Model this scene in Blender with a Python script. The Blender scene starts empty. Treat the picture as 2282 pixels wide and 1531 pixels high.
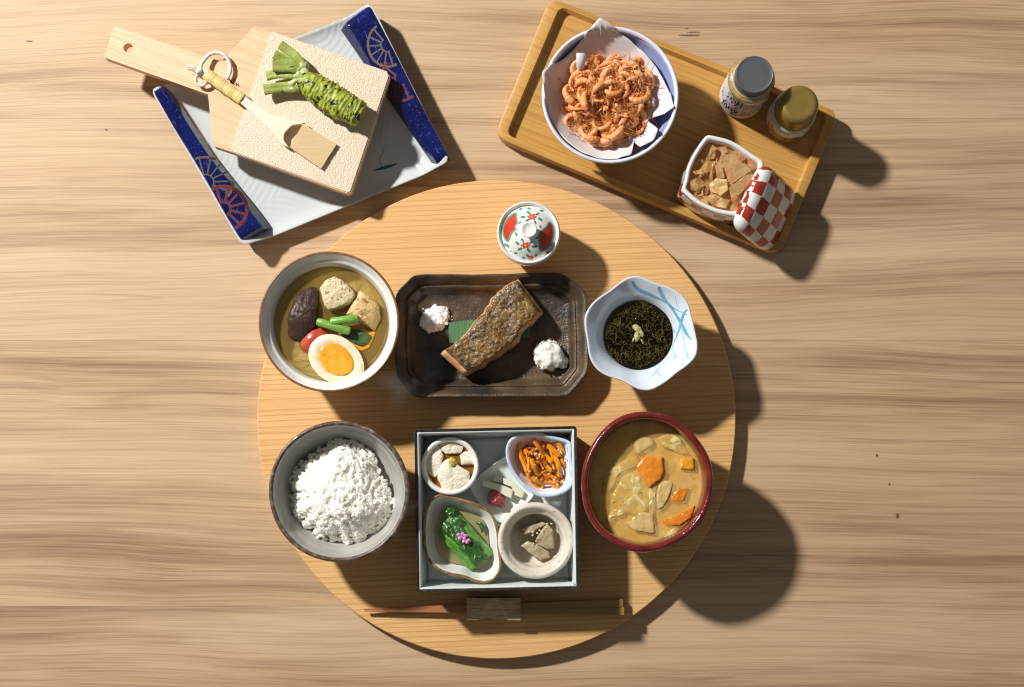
import bpy, bmesh, math, random
import numpy as np
from mathutils import Vector, Matrix, Euler, noise
from mathutils.bvhtree import BVHTree
from mathutils.geometry import tessellate_polygon

# ------------------------------------------------------------------ camera, light, exposure
SC = bpy.context.scene
COL = SC.collection
S, H, NX, NY = 0.0004, 1.40, 1141.0, 1090.0      # metres per photo pixel on the table, camera height, point below the lens
R = math.radians
random.seed(7)

cam = bpy.data.cameras.new('camera')
camo = bpy.data.objects.new('camera', cam)
COL.objects.link(camo)
camo.location = (0, 0, H)
cam.sensor_fit = 'HORIZONTAL'
cam.sensor_width = 36
cam.lens = 36 * (H / S) / 2282
cam.shift_x = 0.0
cam.shift_y = (NY - 765.5) / 2282
cam.clip_start, cam.clip_end = 0.01, 50
SC.camera = camo

wld = bpy.data.worlds.new('World')
SC.world = wld
wld.use_nodes = True
wb = wld.node_tree.nodes['Background']
wb.inputs[0].default_value = (1.0, 0.97, 0.93, 1)
wb.inputs[1].default_value = 0.13
wld.cycles.sampling_method = 'NONE'

kl = bpy.data.lights.new('key_lamp', 'AREA')
kl.shape = 'DISK'
kl.size = 0.16
kl.energy = 107
kl.color = (1.0, 0.975, 0.94)
klo = bpy.data.objects.new('key_lamp', kl)
COL.objects.link(klo)
klo.location = (-1.60, 1.35, 1.72)
klo.rotation_euler = (Vector((0.10, 0.10, 0)) - klo.location).to_track_quat('-Z', 'Y').to_euler()

SC.view_settings.view_transform = 'Standard'
SC.view_settings.look = 'None'
SC.view_settings.gamma = 1
SC.view_settings.exposure = 0.0
SC.view_settings.use_curve_mapping = False
SC.render.engine = 'CYCLES'
SC.cycles.use_denoising = True
SC.cycles.denoising_prefilter = 'ACCURATE'
SC.cycles.filter_width = 1.2
SC.cycles.max_bounces = 8
SC.cycles.transparent_max_bounces = 12
SC.cycles.caustics_reflective = False
SC.cycles.caustics_refractive = False
SC.cycles.sample_clamp_indirect = 6

# ------------------------------------------------------------------ helpers
def W(px, py, z=0.0):
    k = S * (H - z) / H
    return Vector(((px - NX) * k, (NY - py) * k, z))
def K(z): return S * (H - z) / H
def ZP(pts, s, ox, oy): return [(x / s + ox, y / s + oy) for x, y in pts]
def WP(pts, z): return [W(x, y, z) for x, y in pts]

ORG = {}
def tag(o, label=None, cat=None, group=None, kind=None):
    if label: o['label'] = label
    if cat: o['category'] = cat
    if group: o['group'] = group
    if kind: o['kind'] = kind
    return o

def mk(name, V, F, mat, parent=None, origin=None, smooth=True, ang=40, uv=None, bevel=0, sub=0, **t):
    V = [Vector(v) for v in V]
    if parent is not None:
        org = ORG[parent.name]
    elif origin is not None:
        org = Vector(origin)
    else:
        n = max(1, len(V))
        org = Vector((sum(v.x for v in V) / n, sum(v.y for v in V) / n, min(v.z for v in V)))
    me = bpy.data.meshes.new(name)
    me.from_pydata([(v - org)[:] for v in V], [], F)
    if uv is not None:
        ul = me.uv_layers.new(name='UVMap')
        for li, l in enumerate(me.loops):
            ul.data[li].uv = uv[l.vertex_index]
    me.materials.append(mat)
    if smooth:
        me.polygons.foreach_set('use_smooth', [True] * len(me.polygons))
        if ang: me.set_sharp_from_angle(angle=R(ang))
    me.update()
    o = bpy.data.objects.new(name, me)
    COL.objects.link(o)
    if parent is not None:
        o.parent = parent
    else:
        o.location = org
    ORG[o.name] = org
    if bevel:
        b = o.modifiers.new('bevel', 'BEVEL'); b.width = bevel; b.segments = 3; b.limit_method = 'ANGLE'; b.angle_limit = R(30)
    if sub:
        b = o.modifiers.new('sub', 'SUBSURF'); b.levels = sub; b.render_levels = sub
    return tag(o, **t)

def thing(name, loc, label, cat, group=None):
    o = bpy.data.objects.new(name, None)
    o.empty_display_size = 0.01
    COL.objects.link(o)
    o.location = loc
    ORG[o.name] = Vector(loc)
    return tag(o, label, cat, group)

def circ(c, r, n=96, ry=None):
    ry = ry or r
    return [Vector((c[0] + r * math.cos(2 * math.pi * i / n), c[1] + ry * math.sin(2 * math.pi * i / n), 0)) for i in range(n)]
def ccw(p):
    a = sum(p[i].x * p[(i + 1) % len(p)].y - p[(i + 1) % len(p)].x * p[i].y for i in range(len(p)))
    return p if a > 0 else p[::-1]
def resample(p, n, closed=True):
    q = p + [p[0]] if closed else p
    d = [0]
    for i in range(1, len(q)): d.append(d[-1] + (q[i] - q[i - 1]).length)
    out = []
    m = n if closed else n - 1
    j = 1
    for i in range(n):
        t = d[-1] * i / m
        while j < len(d) - 1 and d[j] < t: j += 1
        f = (t - d[j - 1]) / max(1e-12, d[j] - d[j - 1])
        out.append(q[j - 1].lerp(q[j], min(1, max(0, f))))
    return out
def catmull(p, n, closed=True):
    N = len(p); o = []
    sub = 12
    rng = N if closed else N - 1
    for i in range(rng):
        if closed: a, b, c, d = p[(i - 1) % N], p[i], p[(i + 1) % N], p[(i + 2) % N]
        else: a, b, c, d = p[max(0, i - 1)], p[i], p[i + 1], p[min(N - 1, i + 2)]
        for k in range(sub):
            t = k / sub
            o.append(0.5 * ((2 * b) + (c - a) * t + (2 * a - 5 * b + 4 * c - d) * t * t + (3 * b - a - 3 * c + d) * t ** 3))
    if not closed: o.append(p[-1].copy())
    return resample(o, n, closed)
def outl(pts, z, n=96, smooth=True):
    p = ccw([Vector((v.x, v.y, 0)) for v in WP(pts, z)])
    return catmull(p, n) if smooth else resample(p, n)
def cen(p): return sum(p, Vector((0, 0, 0))) / len(p)
def offset(p, d):
    N = len(p); o = []
    for i in range(N):
        t = (p[(i + 1) % N] - p[i - 1]).normalized()
        o.append(p[i] + Vector((-t.y, t.x, 0)) * d)
    return o
def scaled(p, f, c=None):
    c = c if c is not None else cen(p)
    return [c + (q - c) * f for q in p]
def at(p, z): return [Vector((q.x, q.y, z)) for q in p]
def loft(rings, cap0=True, cap1=True):
    n = len(rings[0]); V = []; F = []
    for r in rings: V += r
    for i in range(len(rings) - 1):
        a, b = i * n, (i + 1) * n
        for j in range(n):
            k = (j + 1) % n
            F.append((a + j, a + k, b + k, b + j))
    if cap0: F.append(tuple(range(n))[::-1])
    if cap1: F.append(tuple(range((len(rings) - 1) * n, len(rings) * n)))
    return V, F
def vessel(outline, prof, mode='scale', wob=0, wf=40, seed=0):
    """rings from a rim outline: prof = (inset, z) from the foot round over the rim to the inside floor"""
    c = cen(outline)
    ra = sum((q - c).length for q in outline) / len(outline)
    rings = []
    for d, z in prof:
        p = scaled(outline, max(0.02, 1 - d / ra), c) if mode == 'scale' else offset(outline, d)
        ring = []
        for q in p:
            v = Vector((q.x, q.y, z))
            if wob:
                u = Vector((q.x * wf, q.y * wf, seed))
                v.z += wob * noise.noise(u); e = (q - c)
                v += e * (wob * 8 * noise.noise(u + Vector((7, 3, 1))))
            ring.append(v)
        rings.append(ring)
    return loft(rings)
def frame_path(P):
    T = []
    for i in range(len(P)):
        T.append((P[min(i + 1, len(P) - 1)] - P[max(i - 1, 0)]).normalized())
    up = Vector((0, 0, 1)) if abs(T[0].z) < 0.9 else Vector((1, 0, 0))
    n0 = (up - T[0] * up.dot(T[0])).normalized()
    fr = []
    for t in T:
        n0 = (n0 - t * n0.dot(t)).normalized()
        fr.append((n0, t.cross(n0)))
    return fr
def tube(P, rad, seg=8, flat=1.0, fn=None):
    """fn(i, a) multiplies the radius; flat squashes across the path's up axis"""
    if not isinstance(rad, (list, tuple)): rad = [rad] * len(P)
    fr = frame_path(P); rings = []
    for i, p in enumerate(P):
        n, b = fr[i]; ring = []
        for k in range(seg):
            a = 2 * math.pi * k / seg
            r = rad[i] * (fn(i, a) if fn else 1)
            ring.append(p + n * (math.sin(a) * r * flat) + b * (-math.cos(a) * r))
        rings.append(ring)
    V, F = loft(rings)
    return V, [f[::-1] for f in F]
def join(parts):
    V, F = [], []
    for v, f in parts:
        o = len(V); V += v; F += [tuple(i + o for i in q) for q in f]
    return V, F
_ico = {}
def ico(sub):
    if sub not in _ico:
        bm = bmesh.new(); bmesh.ops.create_icosphere(bm, subdivisions=sub, radius=1)
        _ico[sub] = ([v.co.copy() for v in bm.verts], [tuple(v.index for v in f.verts) for f in bm.faces]); bm.free()
    return _ico[sub]
def blob(c, rad, rot=(0, 0, 0), sub=4, amp=0.0, freq=100, seed=0, floor=None, oct=3):
    v0, f0 = ico(sub)
    m = Euler(rot).to_matrix(); c = Vector(c); V = []
    for v in v0:
        d = 1.0
        p = m @ Vector((v.x * rad[0], v.y * rad[1], v.z * rad[2]))
        if amp:
            q = p * freq + Vector((seed * 3.1, seed * 1.7, seed))
            a = noise.fractal(q, 1.0, 2.0, oct)
            p = p + p.normalized() * amp * a
        p = p + c
        if floor is not None and p.z < floor: p.z = floor
        V.append(p)
    return V, list(f0)
def box(lo, hi):
    x0, y0, z0 = lo; x1, y1, z1 = hi
    V = [Vector(p) for p in ((x0, y0, z0), (x1, y0, z0), (x1, y1, z0), (x0, y1, z0), (x0, y0, z1), (x1, y0, z1), (x1, y1, z1), (x0, y1, z1))]
    return V, [(3, 2, 1, 0), (4, 5, 6, 7), (0, 1, 5, 4), (1, 2, 6, 5), (2, 3, 7, 6), (3, 0, 4, 7)]
def prism(poly, z0, z1, hole=None):
    """poly, hole: world points; flat top and bottom"""
    poly = ccw([Vector((q.x, q.y, 0)) for q in poly])
    loops = [poly]
    if hole: loops.append(ccw([Vector((q.x, q.y, 0)) for q in hole])[::-1])
    flat = [q for l in loops for q in l]
    if hole: tris = [tuple(t) for t in tessellate_polygon(loops)]
    else: tris = [tuple(range(len(poly)))]
    n = len(flat); V = at(flat, z0) + at(flat, z1); F = []
    for t in tris:
        if len(t) == 3 and ((flat[t[1]] - flat[t[0]]).cross(flat[t[2]] - flat[t[0]])).length < 1e-9: continue
        a = sum(flat[t[i]].x * flat[t[(i + 1) % len(t)]].y - flat[t[(i + 1) % len(t)]].x * flat[t[i]].y for i in range(len(t)))
        t = t if a > 0 else t[::-1]
        F.append(tuple(i + n for i in t)); F.append(tuple(t[::-1]))
    o = 0
    for l in loops:
        m = len(l)
        for j in range(m):
            k = (j + 1) % m
            F.append((o + j, o + k, o + k + n, o + j + n))
        o += m
    return V, F
def chunk(poly, z0, z1, e=0.0012, amp=0.0003, freq=250, n=72, smooth=False, base=0.93, dome=0.0, seed=0, zpx=None, tilt=(0, 0)):
    """solid food piece with a rounded outline read at height z1"""
    p = outl(poly, z1 if zpx is None else zpx, n, smooth); c = cen(p)
    ra = sum((q - c).length for q in p) / n
    spec = [(base, z0), (0.5 * (1 + base), z0 + (z1 - z0) * 0.45), (1.0, z1 - e), (1 - 0.3 * e / ra, z1 - 0.3 * e), (1 - 1.0 * e / ra, z1)]
    f0 = 1 - e / ra
    for f in (0.8, 0.6, 0.4, 0.2, 0.04): spec.append((f0 * f, z1))
    rings = []
    for i, (f, z) in enumerate(spec):
        ring = []
        for q in scaled(p, f, c):
            v = Vector((q.x, q.y, z))
            rr = (q - c).length / ra
            if i >= 2: v.z += dome * max(0, 1 - rr * rr) + tilt[0] * (q.x - c.x) + tilt[1] * (q.y - c.y)
            u = v * freq + Vector((seed * 5.3, seed, seed * 2.1))
            v += Vector((noise.noise(u), noise.noise(u + Vector((9, 0, 0))), noise.noise(u + Vector((0, 9, 0))))) * amp
            if amp: v.z += 0.6 * amp * noise.noise(u * 3.1)
            ring.append(v)
        rings.append(ring)
    return loft(rings)
def heightgrid(L, Rr, nu, nv, zf):
    """grid between two edge curves L and Rr (world xy), height zf(u, v, p)"""
    a, b = catmull(L, nu, False), catmull(Rr, nu, False)
    V = []
    for i in range(nu):
        for j in range(nv):
            p = a[i].lerp(b[i], j / (nv - 1))
            V.append(Vector((p.x, p.y, zf(i / (nu - 1), j / (nv - 1), p))))
    F = [(i * nv + j, (i + 1) * nv + j, (i + 1) * nv + j + 1, i * nv + j + 1) for i in range(nu - 1) for j in range(nv - 1)]
    return V, F
def slab(L, Rr, nu, nv, zt, zb):
    """closed slab: top zt(u,v,p), bottom zb"""
    V, F = heightgrid(L, Rr, nu, nv, zt)
    a, b, d = V[0], V[nv - 1], V[(nu - 1) * nv]
    flip = (b - a).cross(d - a).z > 0
    F = [f[::-1] for f in F] if flip else F
    n = len(V)
    V2 = [Vector((v.x, v.y, zb(v) if callable(zb) else zb)) for v in V]
    F2 = [tuple(i + n for i in f[::-1]) for f in F]
    bd = [j for j in range(nv)] + [i * nv + nv - 1 for i in range(1, nu)] + [(nu - 1) * nv + j for j in range(nv - 2, -1, -1)] + [i * nv for i in range(nu - 2, 0, -1)]
    S2 = []
    for i in range(len(bd)):
        x, y = bd[i], bd[(i + 1) % len(bd)]
        S2.append((x, x + n, y + n, y) if not flip else (y, y + n, x + n, x))
    return V + V2, F + F2 + S2
CAM = Vector((0, 0, H))
def bvh(V, F): return BVHTree.FromPolygons([tuple(v) for v in V], F)
def drop(px, py, b, lift=0.00015):
    d = (W(px, py, 0) - CAM).normalized()
    h = b.ray_cast(CAM, d)
    if h[0] is None: return None
    n = h[1] if h[1].z > 0 else -h[1]
    return h[0] + n * lift
def ribbon(path, w, b, lift=0.00015, n=24, cross=2):
    """paint stroke along photo pixels, laid on the surface b; w = width in pixels at each point or one number"""
    P = catmull([Vector((x, y, 0)) for x, y in path], n, False) if len(path) > 2 else resample([Vector((x, y, 0)) for x, y in path], n, False)
    V, F = [], []
    wl = w if isinstance(w, (list, tuple)) else [w, w]
    m = cross + 1
    for i, p in enumerate(P):
        t = (P[min(i + 1, n - 1)] - P[max(i - 1, 0)]).normalized(); nn = Vector((-t.y, t.x, 0))
        f = i / (n - 1) * (len(wl) - 1); k = min(int(f), len(wl) - 2); ww = wl[k] + (wl[k + 1] - wl[k]) * (f - k)
        row = []
        for j in range(m):
            q = p + nn * (ww * (j / cross - 0.5))
            h = drop(q.x, q.y, b, lift)
            if h is None: row = None; break
            row.append(h)
        if row is None:
            V.append(None); continue
        V.append(row)
    VV = []; prev = None
    for row in V:
        if row is None: prev = None; continue
        o = len(VV); VV += row
        if prev is not None:
            for j in range(m - 1): F.append((prev + j, prev + j + 1, o + j + 1, o + j))
        prev = o
    return VV, F
def patch(poly, b, lift=0.00015, n=28, smooth=True, rings=4):
    p = [Vector((x, y, 0)) for x, y in poly]
    p = catmull(p, n) if smooth else resample(p, n)
    c = cen(p); V = []; F = []
    for r in range(rings):
        f = 1 - r / rings
        for q in p:
            s = c + (q - c) * f
            h = drop(s.x, s.y, b, lift)
            if h is None: return [], []
            V.append(h)
    h = drop(c.x, c.y, b, lift)
    if h is None: return [], []
    V.append(h)
    for r in range(rings - 1):
        for j in range(n):
            k = (j + 1) % n
            F.append((r * n + j, r * n + k, (r + 1) * n + k, (r + 1) * n + j))
    for j in range(n): F.append(((rings - 1) * n + j, (rings - 1) * n + (j + 1) % n, rings * n))
    return V, F

# ------------------------------------------------------------------ materials
def srgb(r, g, b):
    f = lambda c: (c / 255 / 12.92) if c / 255 <= 0.04045 else ((c / 255 + 0.055) / 1.055) ** 2.4
    return (f(r), f(g), f(b))
class NT:
    def __init__(self, name):
        self.m = bpy.data.materials.new(name); self.m.use_nodes = True
        self.t = self.m.node_tree; self.n = self.t.nodes
        self.b = self.n['Principled BSDF']; self.out = self.n['Material Output']
        self._c = None
    def add(self, ty, **kw):
        x = self.n.new(ty)
        for k, v in kw.items(): setattr(x, k, v)
        return x
    def link(self, a, b): self.t.links.new(a, b)
    def coord(self, kind='Object'):
        x = self.add('ShaderNodeTexCoord'); return x.outputs[kind]
    def mapped(self, src, scale=(1, 1, 1), rot=0.0, loc=(0, 0, 0)):
        x = self.add('ShaderNodeMapping'); x.inputs['Scale'].default_value = scale; x.inputs['Rotation'].default_value = (0, 0, rot); x.inputs['Location'].default_value = loc
        self.link(src, x.inputs['Vector']); return x.outputs[0]
    def noise(self, src, scale=1.0, detail=3, rough=0.55, dist=0.0):
        x = self.add('ShaderNodeTexNoise'); x.inputs['Scale'].default_value = scale; x.inputs['Detail'].default_value = detail
        x.inputs['Roughness'].default_value = rough; x.inputs['Distortion'].default_value = dist
        self.link(src, x.inputs['Vector']); return x.outputs['Fac']
    def ramp(self, src, stops):
        x = self.add('ShaderNodeValToRGB'); e = x.color_ramp.elements
        while len(e) < len(stops): e.new(0.5)
        for i, (p, c) in enumerate(stops):
            e[i].position = p; e[i].color = (c[0], c[1], c[2], 1) if isinstance(c, (tuple, list)) else (c, c, c, 1)
        self.link(src, x.inputs[0]); return x.outputs[0]
    def mix(self, fac, a, b, mode='MIX'):
        x = self.add('ShaderNodeMix', data_type='RGBA', blend_type=mode)
        for s, v in ((0, fac), (6, a), (7, b)):
            if hasattr(v, 'is_linked') or hasattr(v, 'links'): self.link(v, x.inputs[s])
            elif s == 0: x.inputs[0].default_value = v
            else: x.inputs[s].default_value = (v[0], v[1], v[2], 1)
        return x.outputs[2]
    def math(self, op, a, b=None):
        x = self.add('ShaderNodeMath', operation=op)
        for i, v in enumerate((a, b)):
            if v is None: continue
            if isinstance(v, (int, float)): x.inputs[i].default_value = v
            else: self.link(v, x.inputs[i])
        return x.outputs[0]
    def bump(self, src, dist, strength=1.0, prev=None):
        x = self.add('ShaderNodeBump'); x.inputs['Distance'].default_value = dist; x.inputs['Strength'].default_value = strength
        self.link(src, x.inputs['Height'])
        if prev is not None: self.link(prev, x.inputs['Normal'])
        return x.outputs[0]
    def color(self, v):
        if isinstance(v, tuple): self.b.inputs['Base Color'].default_value = (*v, 1)
        else: self.link(v, self.b.inputs['Base Color'])
    def rough(self, v):
        if isinstance(v, (int, float)): self.b.inputs['Roughness'].default_value = v
        else: self.link(v, self.b.inputs['Roughness'])
    def normal(self, v): self.link(v, self.b.inputs['Normal'])

def M(name, col, rough=0.5, col2=None, vs=60, vlo=0.35, vhi=0.65, bump=None, spec=0.5, metal=0.0, coat=0.0, sss=0.0, sssr=(1, .5, .3), ssss=0.004,
      speck=None, rvar=None, alpha=None, trans=0.0, stretch=None, det=4):
    t = NT(name); c = t.coord()
    if stretch: cm = t.mapped(c, stretch[:3], stretch[3] if len(stretch) > 3 else 0)
    else: cm = c
    if col2:
        f = t.ramp(t.noise(cm, vs, det), [(vlo, 0.0), (vhi, 1.0)])
        cc = t.mix(f, col, col2)
    else: cc = None
    for sp in ([speck] if isinstance(speck, tuple) else (speck or [])):      # (scale, colour, threshold)
        f = t.ramp(t.noise(c, sp[0], 2, 0.5), [(sp[2] - 0.075, 0.0), (sp[2] - 0.025, 1.0)])
        cc = t.mix(f, cc if cc is not None else col, sp[1])
    t.color(cc if cc is not None else col)
    t.rough(rough)
    if rvar: t.rough(t.ramp(t.noise(c, rvar[0], 4), [(0.3, rvar[1]), (0.7, rvar[2])]))
    b = t.b.inputs
    b['Specular IOR Level'].default_value = spec; b['Metallic'].default_value = metal
    b['Coat Weight'].default_value = coat; b['Coat Roughness'].default_value = 0.05
    if sss and name in ('seasoned_egg_white', 'cooked_rice'):
        b['Subsurface Weight'].default_value = sss; b['Subsurface Radius'].default_value = sssr; b['Subsurface Scale'].default_value = ssss
    if trans: b['Transmission Weight'].default_value = trans
    if alpha is not None: b['Alpha'].default_value = alpha
    prev = None
    for bp in ([bump] if isinstance(bump, tuple) else (bump or [])):        # (scale, distance[, detail])
        prev = t.bump(t.noise(cm if len(bp) > 3 else c, bp[0], bp[2] if len(bp) > 2 else 4), bp[1], 1.0, prev)
    if prev is not None: t.normal(prev)
    return t.m

def wood(name, light, dark, streak, bands=(1.0, 22, 0.35, 0.7), mid=(4, 190), fib=(24, 1300), lines=None, rough=0.5, rot=0.0, rnd=True, bump=0.00012, coat=0.0, warp=0.03, blotch=None, bm=0.75):
    t = NT(name); c = t.coord()
    if rnd:
        oi = t.add('ShaderNodeObjectInfo'); v = t.add('ShaderNodeVectorMath', operation='SCALE'); v.inputs[0].default_value = (3.1, 7.7, 1.3)
        t.link(oi.outputs['Random'], v.inputs['Scale'])
        a = t.add('ShaderNodeVectorMath', operation='ADD'); t.link(c, a.inputs[0]); t.link(v.outputs[0], a.inputs[1]); c = a.outputs[0]
    m0 = t.mapped(c, (1, 1, 1), rot)
    # gentle waviness of the grain
    wn = t.add('ShaderNodeTexNoise'); wn.inputs['Scale'].default_value = 1; wn.inputs['Detail'].default_value = 2
    t.link(t.mapped(m0, (2.2, 5, 1)), wn.inputs['Vector'])
    sub = t.add('ShaderNodeVectorMath', operation='SUBTRACT'); t.link(wn.outputs['Color'], sub.inputs[0]); sub.inputs[1].default_value = (.5, .5, .5)
    sc = t.add('ShaderNodeVectorMath', operation='MULTIPLY'); t.link(sub.outputs[0], sc.inputs[0]); sc.inputs[1].default_value = (0.0, warp, 0)
    ad = t.add('ShaderNodeVectorMath', operation='ADD'); t.link(m0, ad.inputs[0]); t.link(sc.outputs[0], ad.inputs[1]); m1 = ad.outputs[0]
    A = t.ramp(t.noise(t.mapped(m1, (bands[0], bands[1], 1)), 1, 5, 0.6), [(bands[2], 0.0), (bands[3], 1.0)])
    B = t.noise(t.mapped(m1, (mid[0], mid[1], 1)), 1, 6, 0.65)
    C = t.noise(t.mapped(m1, (fib[0], fib[1], 1)), 1, 3, 0.6)
    col = t.mix(A, light, dark)
    mask = None
    if blotch:
        D = t.noise(t.mapped(m1, (1.1, 13, 1), 0, (3, 5, 0)), 1, 4, 0.6)
        mask = t.ramp(D, [(0.42, 0.12), (0.62, 1.0)])
        col = t.mix(t.ramp(D, [(0.46, 0.0), (0.68, blotch[1])]), col, blotch[0])
        E = t.noise(t.mapped(m1, (1.1, 3.5, 1), 0, (9, 2, 0)), 1, 2, 0.5)
        col = t.mix(t.ramp(E, [(0.42, 0.0), (0.66, blotch[3])]), col, blotch[2])
    fb = t.ramp(B, [(0.48, 0.0), (0.72, bm)])
    fc = t.ramp(C, [(0.44, 0.0), (0.68, 0.5)])
    if mask is not None:
        fb = t.math('MULTIPLY', fb, mask); fc = t.math('MULTIPLY', fc, t.ramp(D, [(0.40, 0.45), (0.62, 1.0)]))
    col = t.mix(fb, col, streak)
    col = t.mix(fc, col, streak)
    if lines:                                             # (spacing scale, strength, thin)
        sp = t.add('ShaderNodeSeparateXYZ'); t.link(m1, sp.inputs[0])
        y = t.math('MULTIPLY', sp.outputs[1], lines[0])
        y = t.math('ADD', y, t.math('MULTIPLY', t.noise(t.mapped(m1, (0.5, 20, 1)), 1, 3), lines[3] if len(lines) > 3 else 6.0))
        fr = t.math('FRACT', y)
        ln = t.ramp(fr, [(0.0, 0.0), (lines[2], 0.0), (0.96, 1.0), (1.0, 0.0)])
        br = t.noise(t.mapped(m1, (6, 60, 1)), 1, 3)
        ln = t.math('MULTIPLY', ln, t.ramp(br, [(0.25, 0.25), (0.65, 1.0)]))
        col = t.mix(t.math('MULTIPLY', ln, lines[1]), col, streak)
    t.color(col); t.rough(rough)
    t.b.inputs['Specular IOR Level'].default_value = 0.35
    t.b.inputs['Coat Weight'].default_value = coat; t.b.inputs['Coat Roughness'].default_value = 0.25
    nb = t.bump(B, bump, 1.0); nb = t.bump(C, bump * 0.8, 1.0, nb)
    t.normal(nb)
    return t.m

def liquid(name, tint, gloss=0.02, body=None, fac=0.0):
    """thin clear liquid surface: tinted see-through, with a mirror-like skin; body mixes in a cloudy part"""
    t = NT(name); n = t.n; n.remove(t.b)
    tr = t.add('ShaderNodeBsdfTransparent'); tr.inputs[0].default_value = (*tint, 1)
    gl = t.add('ShaderNodeBsdfGlossy'); gl.inputs['Roughness'].default_value = gloss
    fr = t.add('ShaderNodeFresnel'); fr.inputs[0].default_value = 1.33
    nb = t.bump(t.noise(t.coord(), 90, 2), 0.0002, 1.0); t.link(nb, gl.inputs['Normal']); t.link(nb, fr.inputs['Normal'])
    src = tr.outputs[0]
    if body:
        df = t.add('ShaderNodeBsdfDiffuse'); df.inputs[0].default_value = (*body, 1)
        mx = t.add('ShaderNodeMixShader'); mx.inputs[0].default_value = fac
        t.link(src, mx.inputs[1]); t.link(df.outputs[0], mx.inputs[2]); src = mx.outputs[0]
    mx = t.add('ShaderNodeMixShader'); t.link(fr.outputs[0], mx.inputs[0]); t.link(src, mx.inputs[1]); t.link(gl.outputs[0], mx.inputs[2])
    t.link(mx.outputs[0], t.out.inputs[0])
    return t.m
def leafy(name, col, col2, trans=0.4, rough=0.5, vs=120, bump=None):
    """thin translucent sheet: diffuse, some light coming through"""
    t = NT(name); c = t.coord()
    cc = t.mix(t.ramp(t.noise(c, vs, 4), [(0.35, 0.0), (0.65, 1.0)]), col, col2)
    t.color(cc); t.rough(rough)
    tl = t.add('ShaderNodeBsdfTranslucent'); t.link(cc, tl.inputs[0])
    mx = t.add('ShaderNodeMixShader'); mx.inputs[0].default_value = trans
    t.link(t.b.outputs[0], mx.inputs[1]); t.link(tl.outputs[0], mx.inputs[2]); t.link(mx.outputs[0], t.out.inputs[0])
    if bump: t.normal(t.bump(t.noise(c, bump[0], 3), bump[1]))
    return t.m

def soft(name, col, col2, k=0.6, rough=0.3, vs=220, spec=0.4, bump=None):
    """moist starchy food: light spreads a few millimetres inside"""
    t = NT(name); c = t.coord()
    t.color(t.mix(t.ramp(t.noise(c, vs, 3), [(0.35, 0.0), (0.65, 1.0)]), col, col2)); t.rough(rough)
    t.b.subsurface_method = 'BURLEY'
    if bump: t.normal(t.bump(t.noise(c, bump[0], 3), bump[1]))
    t.b.inputs['Subsurface Weight'].default_value = 1.0; t.b.inputs['Subsurface Radius'].default_value = (1, .95, .85); t.b.inputs['Subsurface Scale'].default_value = k
    t.b.inputs['Specular IOR Level'].default_value = spec
    return t.m
m_table = wood('table_wood', srgb(208, 182, 148), srgb(192, 160, 125), srgb(114, 82, 58), bands=(0.5, 11, 0.36, 0.70), mid=(1.5, 85), fib=(12, 800),
               lines=(6, 0.25, 0.84, 6.0), rough=0.5, warp=0.034, blotch=(srgb(160, 122, 92), 0.75, srgb(204, 172, 130), 0.45), bm=0.75, bump=0.0002)
m_board = wood('cedar_wood', srgb(230, 187, 128), srgb(224, 177, 115), srgb(184, 130, 72), bands=(0.5, 9, 0.35, 0.75), mid=(1.6, 260), fib=(12, 1500),
               lines=(215, 0.85, 0.70, 3.0), rough=0.5, rot=R(-2.5), warp=0.004, rnd=False, bm=0.35)
m_bamboo = wood('bamboo_wood', srgb(206, 160, 88), srgb(194, 146, 72), srgb(156, 106, 44), bands=(1.2, 60, 0.35, 0.7), mid=(4, 330), fib=(22, 1600),
                lines=(95, 0.35, 0.85, 1.2), rough=0.42, rot=R(22.2), warp=0.002, rnd=False)
m_hinoki = wood('hinoki_wood', srgb(233, 201, 164), srgb(226, 186, 146), srgb(196, 146, 104), bands=(2, 40, 0.4, 0.8), mid=(4, 150), fib=(24, 1300),
                lines=(60, 0.35, 0.75, 3), rough=0.55, rot=R(21), warp=0.02, rnd=False)
m_rest = wood('rest_wood', srgb(226, 200, 158), srgb(210, 178, 130), srgb(70, 44, 22), bands=(10, 300, 0.4, 0.7), mid=(60, 700), fib=(100, 3000), rough=0.6, rnd=False, warp=0.002)
m_white = M('white_porcelain', (0.80, 0.80, 0.77), 0.12, coat=0.3, bump=(35, 0.0002, 2))
m_bowlwhite = M('grey_white_glaze', (0.80, 0.80, 0.77), 0.16, (0.74, 0.75, 0.71), 40, coat=0.3)
m_blue_white = M('bluish_porcelain', (0.64, 0.72, 0.80), 0.12, (0.70, 0.77, 0.83), 40, coat=0.4)
m_celadon = M('celadon_glaze', (0.62, 0.68, 0.65), 0.16, (0.68, 0.73, 0.70), 30, coat=0.3)
m_palegreen = M('pale_green_glaze', (0.60, 0.67, 0.62), 0.12, (0.66, 0.72, 0.68), 50, coat=0.3)
m_brownrim = M('brown_iron_rim', (0.16, 0.075, 0.04), 0.3, (0.28, 0.14, 0.07), 200)
m_dark = M('dark_bronze_glaze', (0.034, 0.027, 0.023), 0.42, (0.13, 0.082, 0.042), 30, 0.40, 0.66, spec=0.6, metal=0.25,
           bump=[(700, 0.0005, 3), (90, 0.0008, 3)], speck=[(45, (0.16, 0.07, 0.032), 0.79)], rvar=(80, 0.28, 0.5))
m_black = M('black_rim', (0.018, 0.016, 0.014), 0.35, (0.07, 0.045, 0.03), 260, 0.5, 0.72, bump=(500, 0.0003, 3))
m_stone = M('grey_stoneware', (0.36, 0.355, 0.315), 0.34, (0.46, 0.45, 0.41), 45, bump=[(400, 0.00012, 3)], coat=0.15, stretch=(1, 1, 5))
m_stonerim = M('speckled_brown_rim', (0.085, 0.052, 0.034), 0.3, (0.30, 0.25, 0.20), 160, 0.46, 0.72, bump=(600, 0.0003, 3), coat=0.2)
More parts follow.
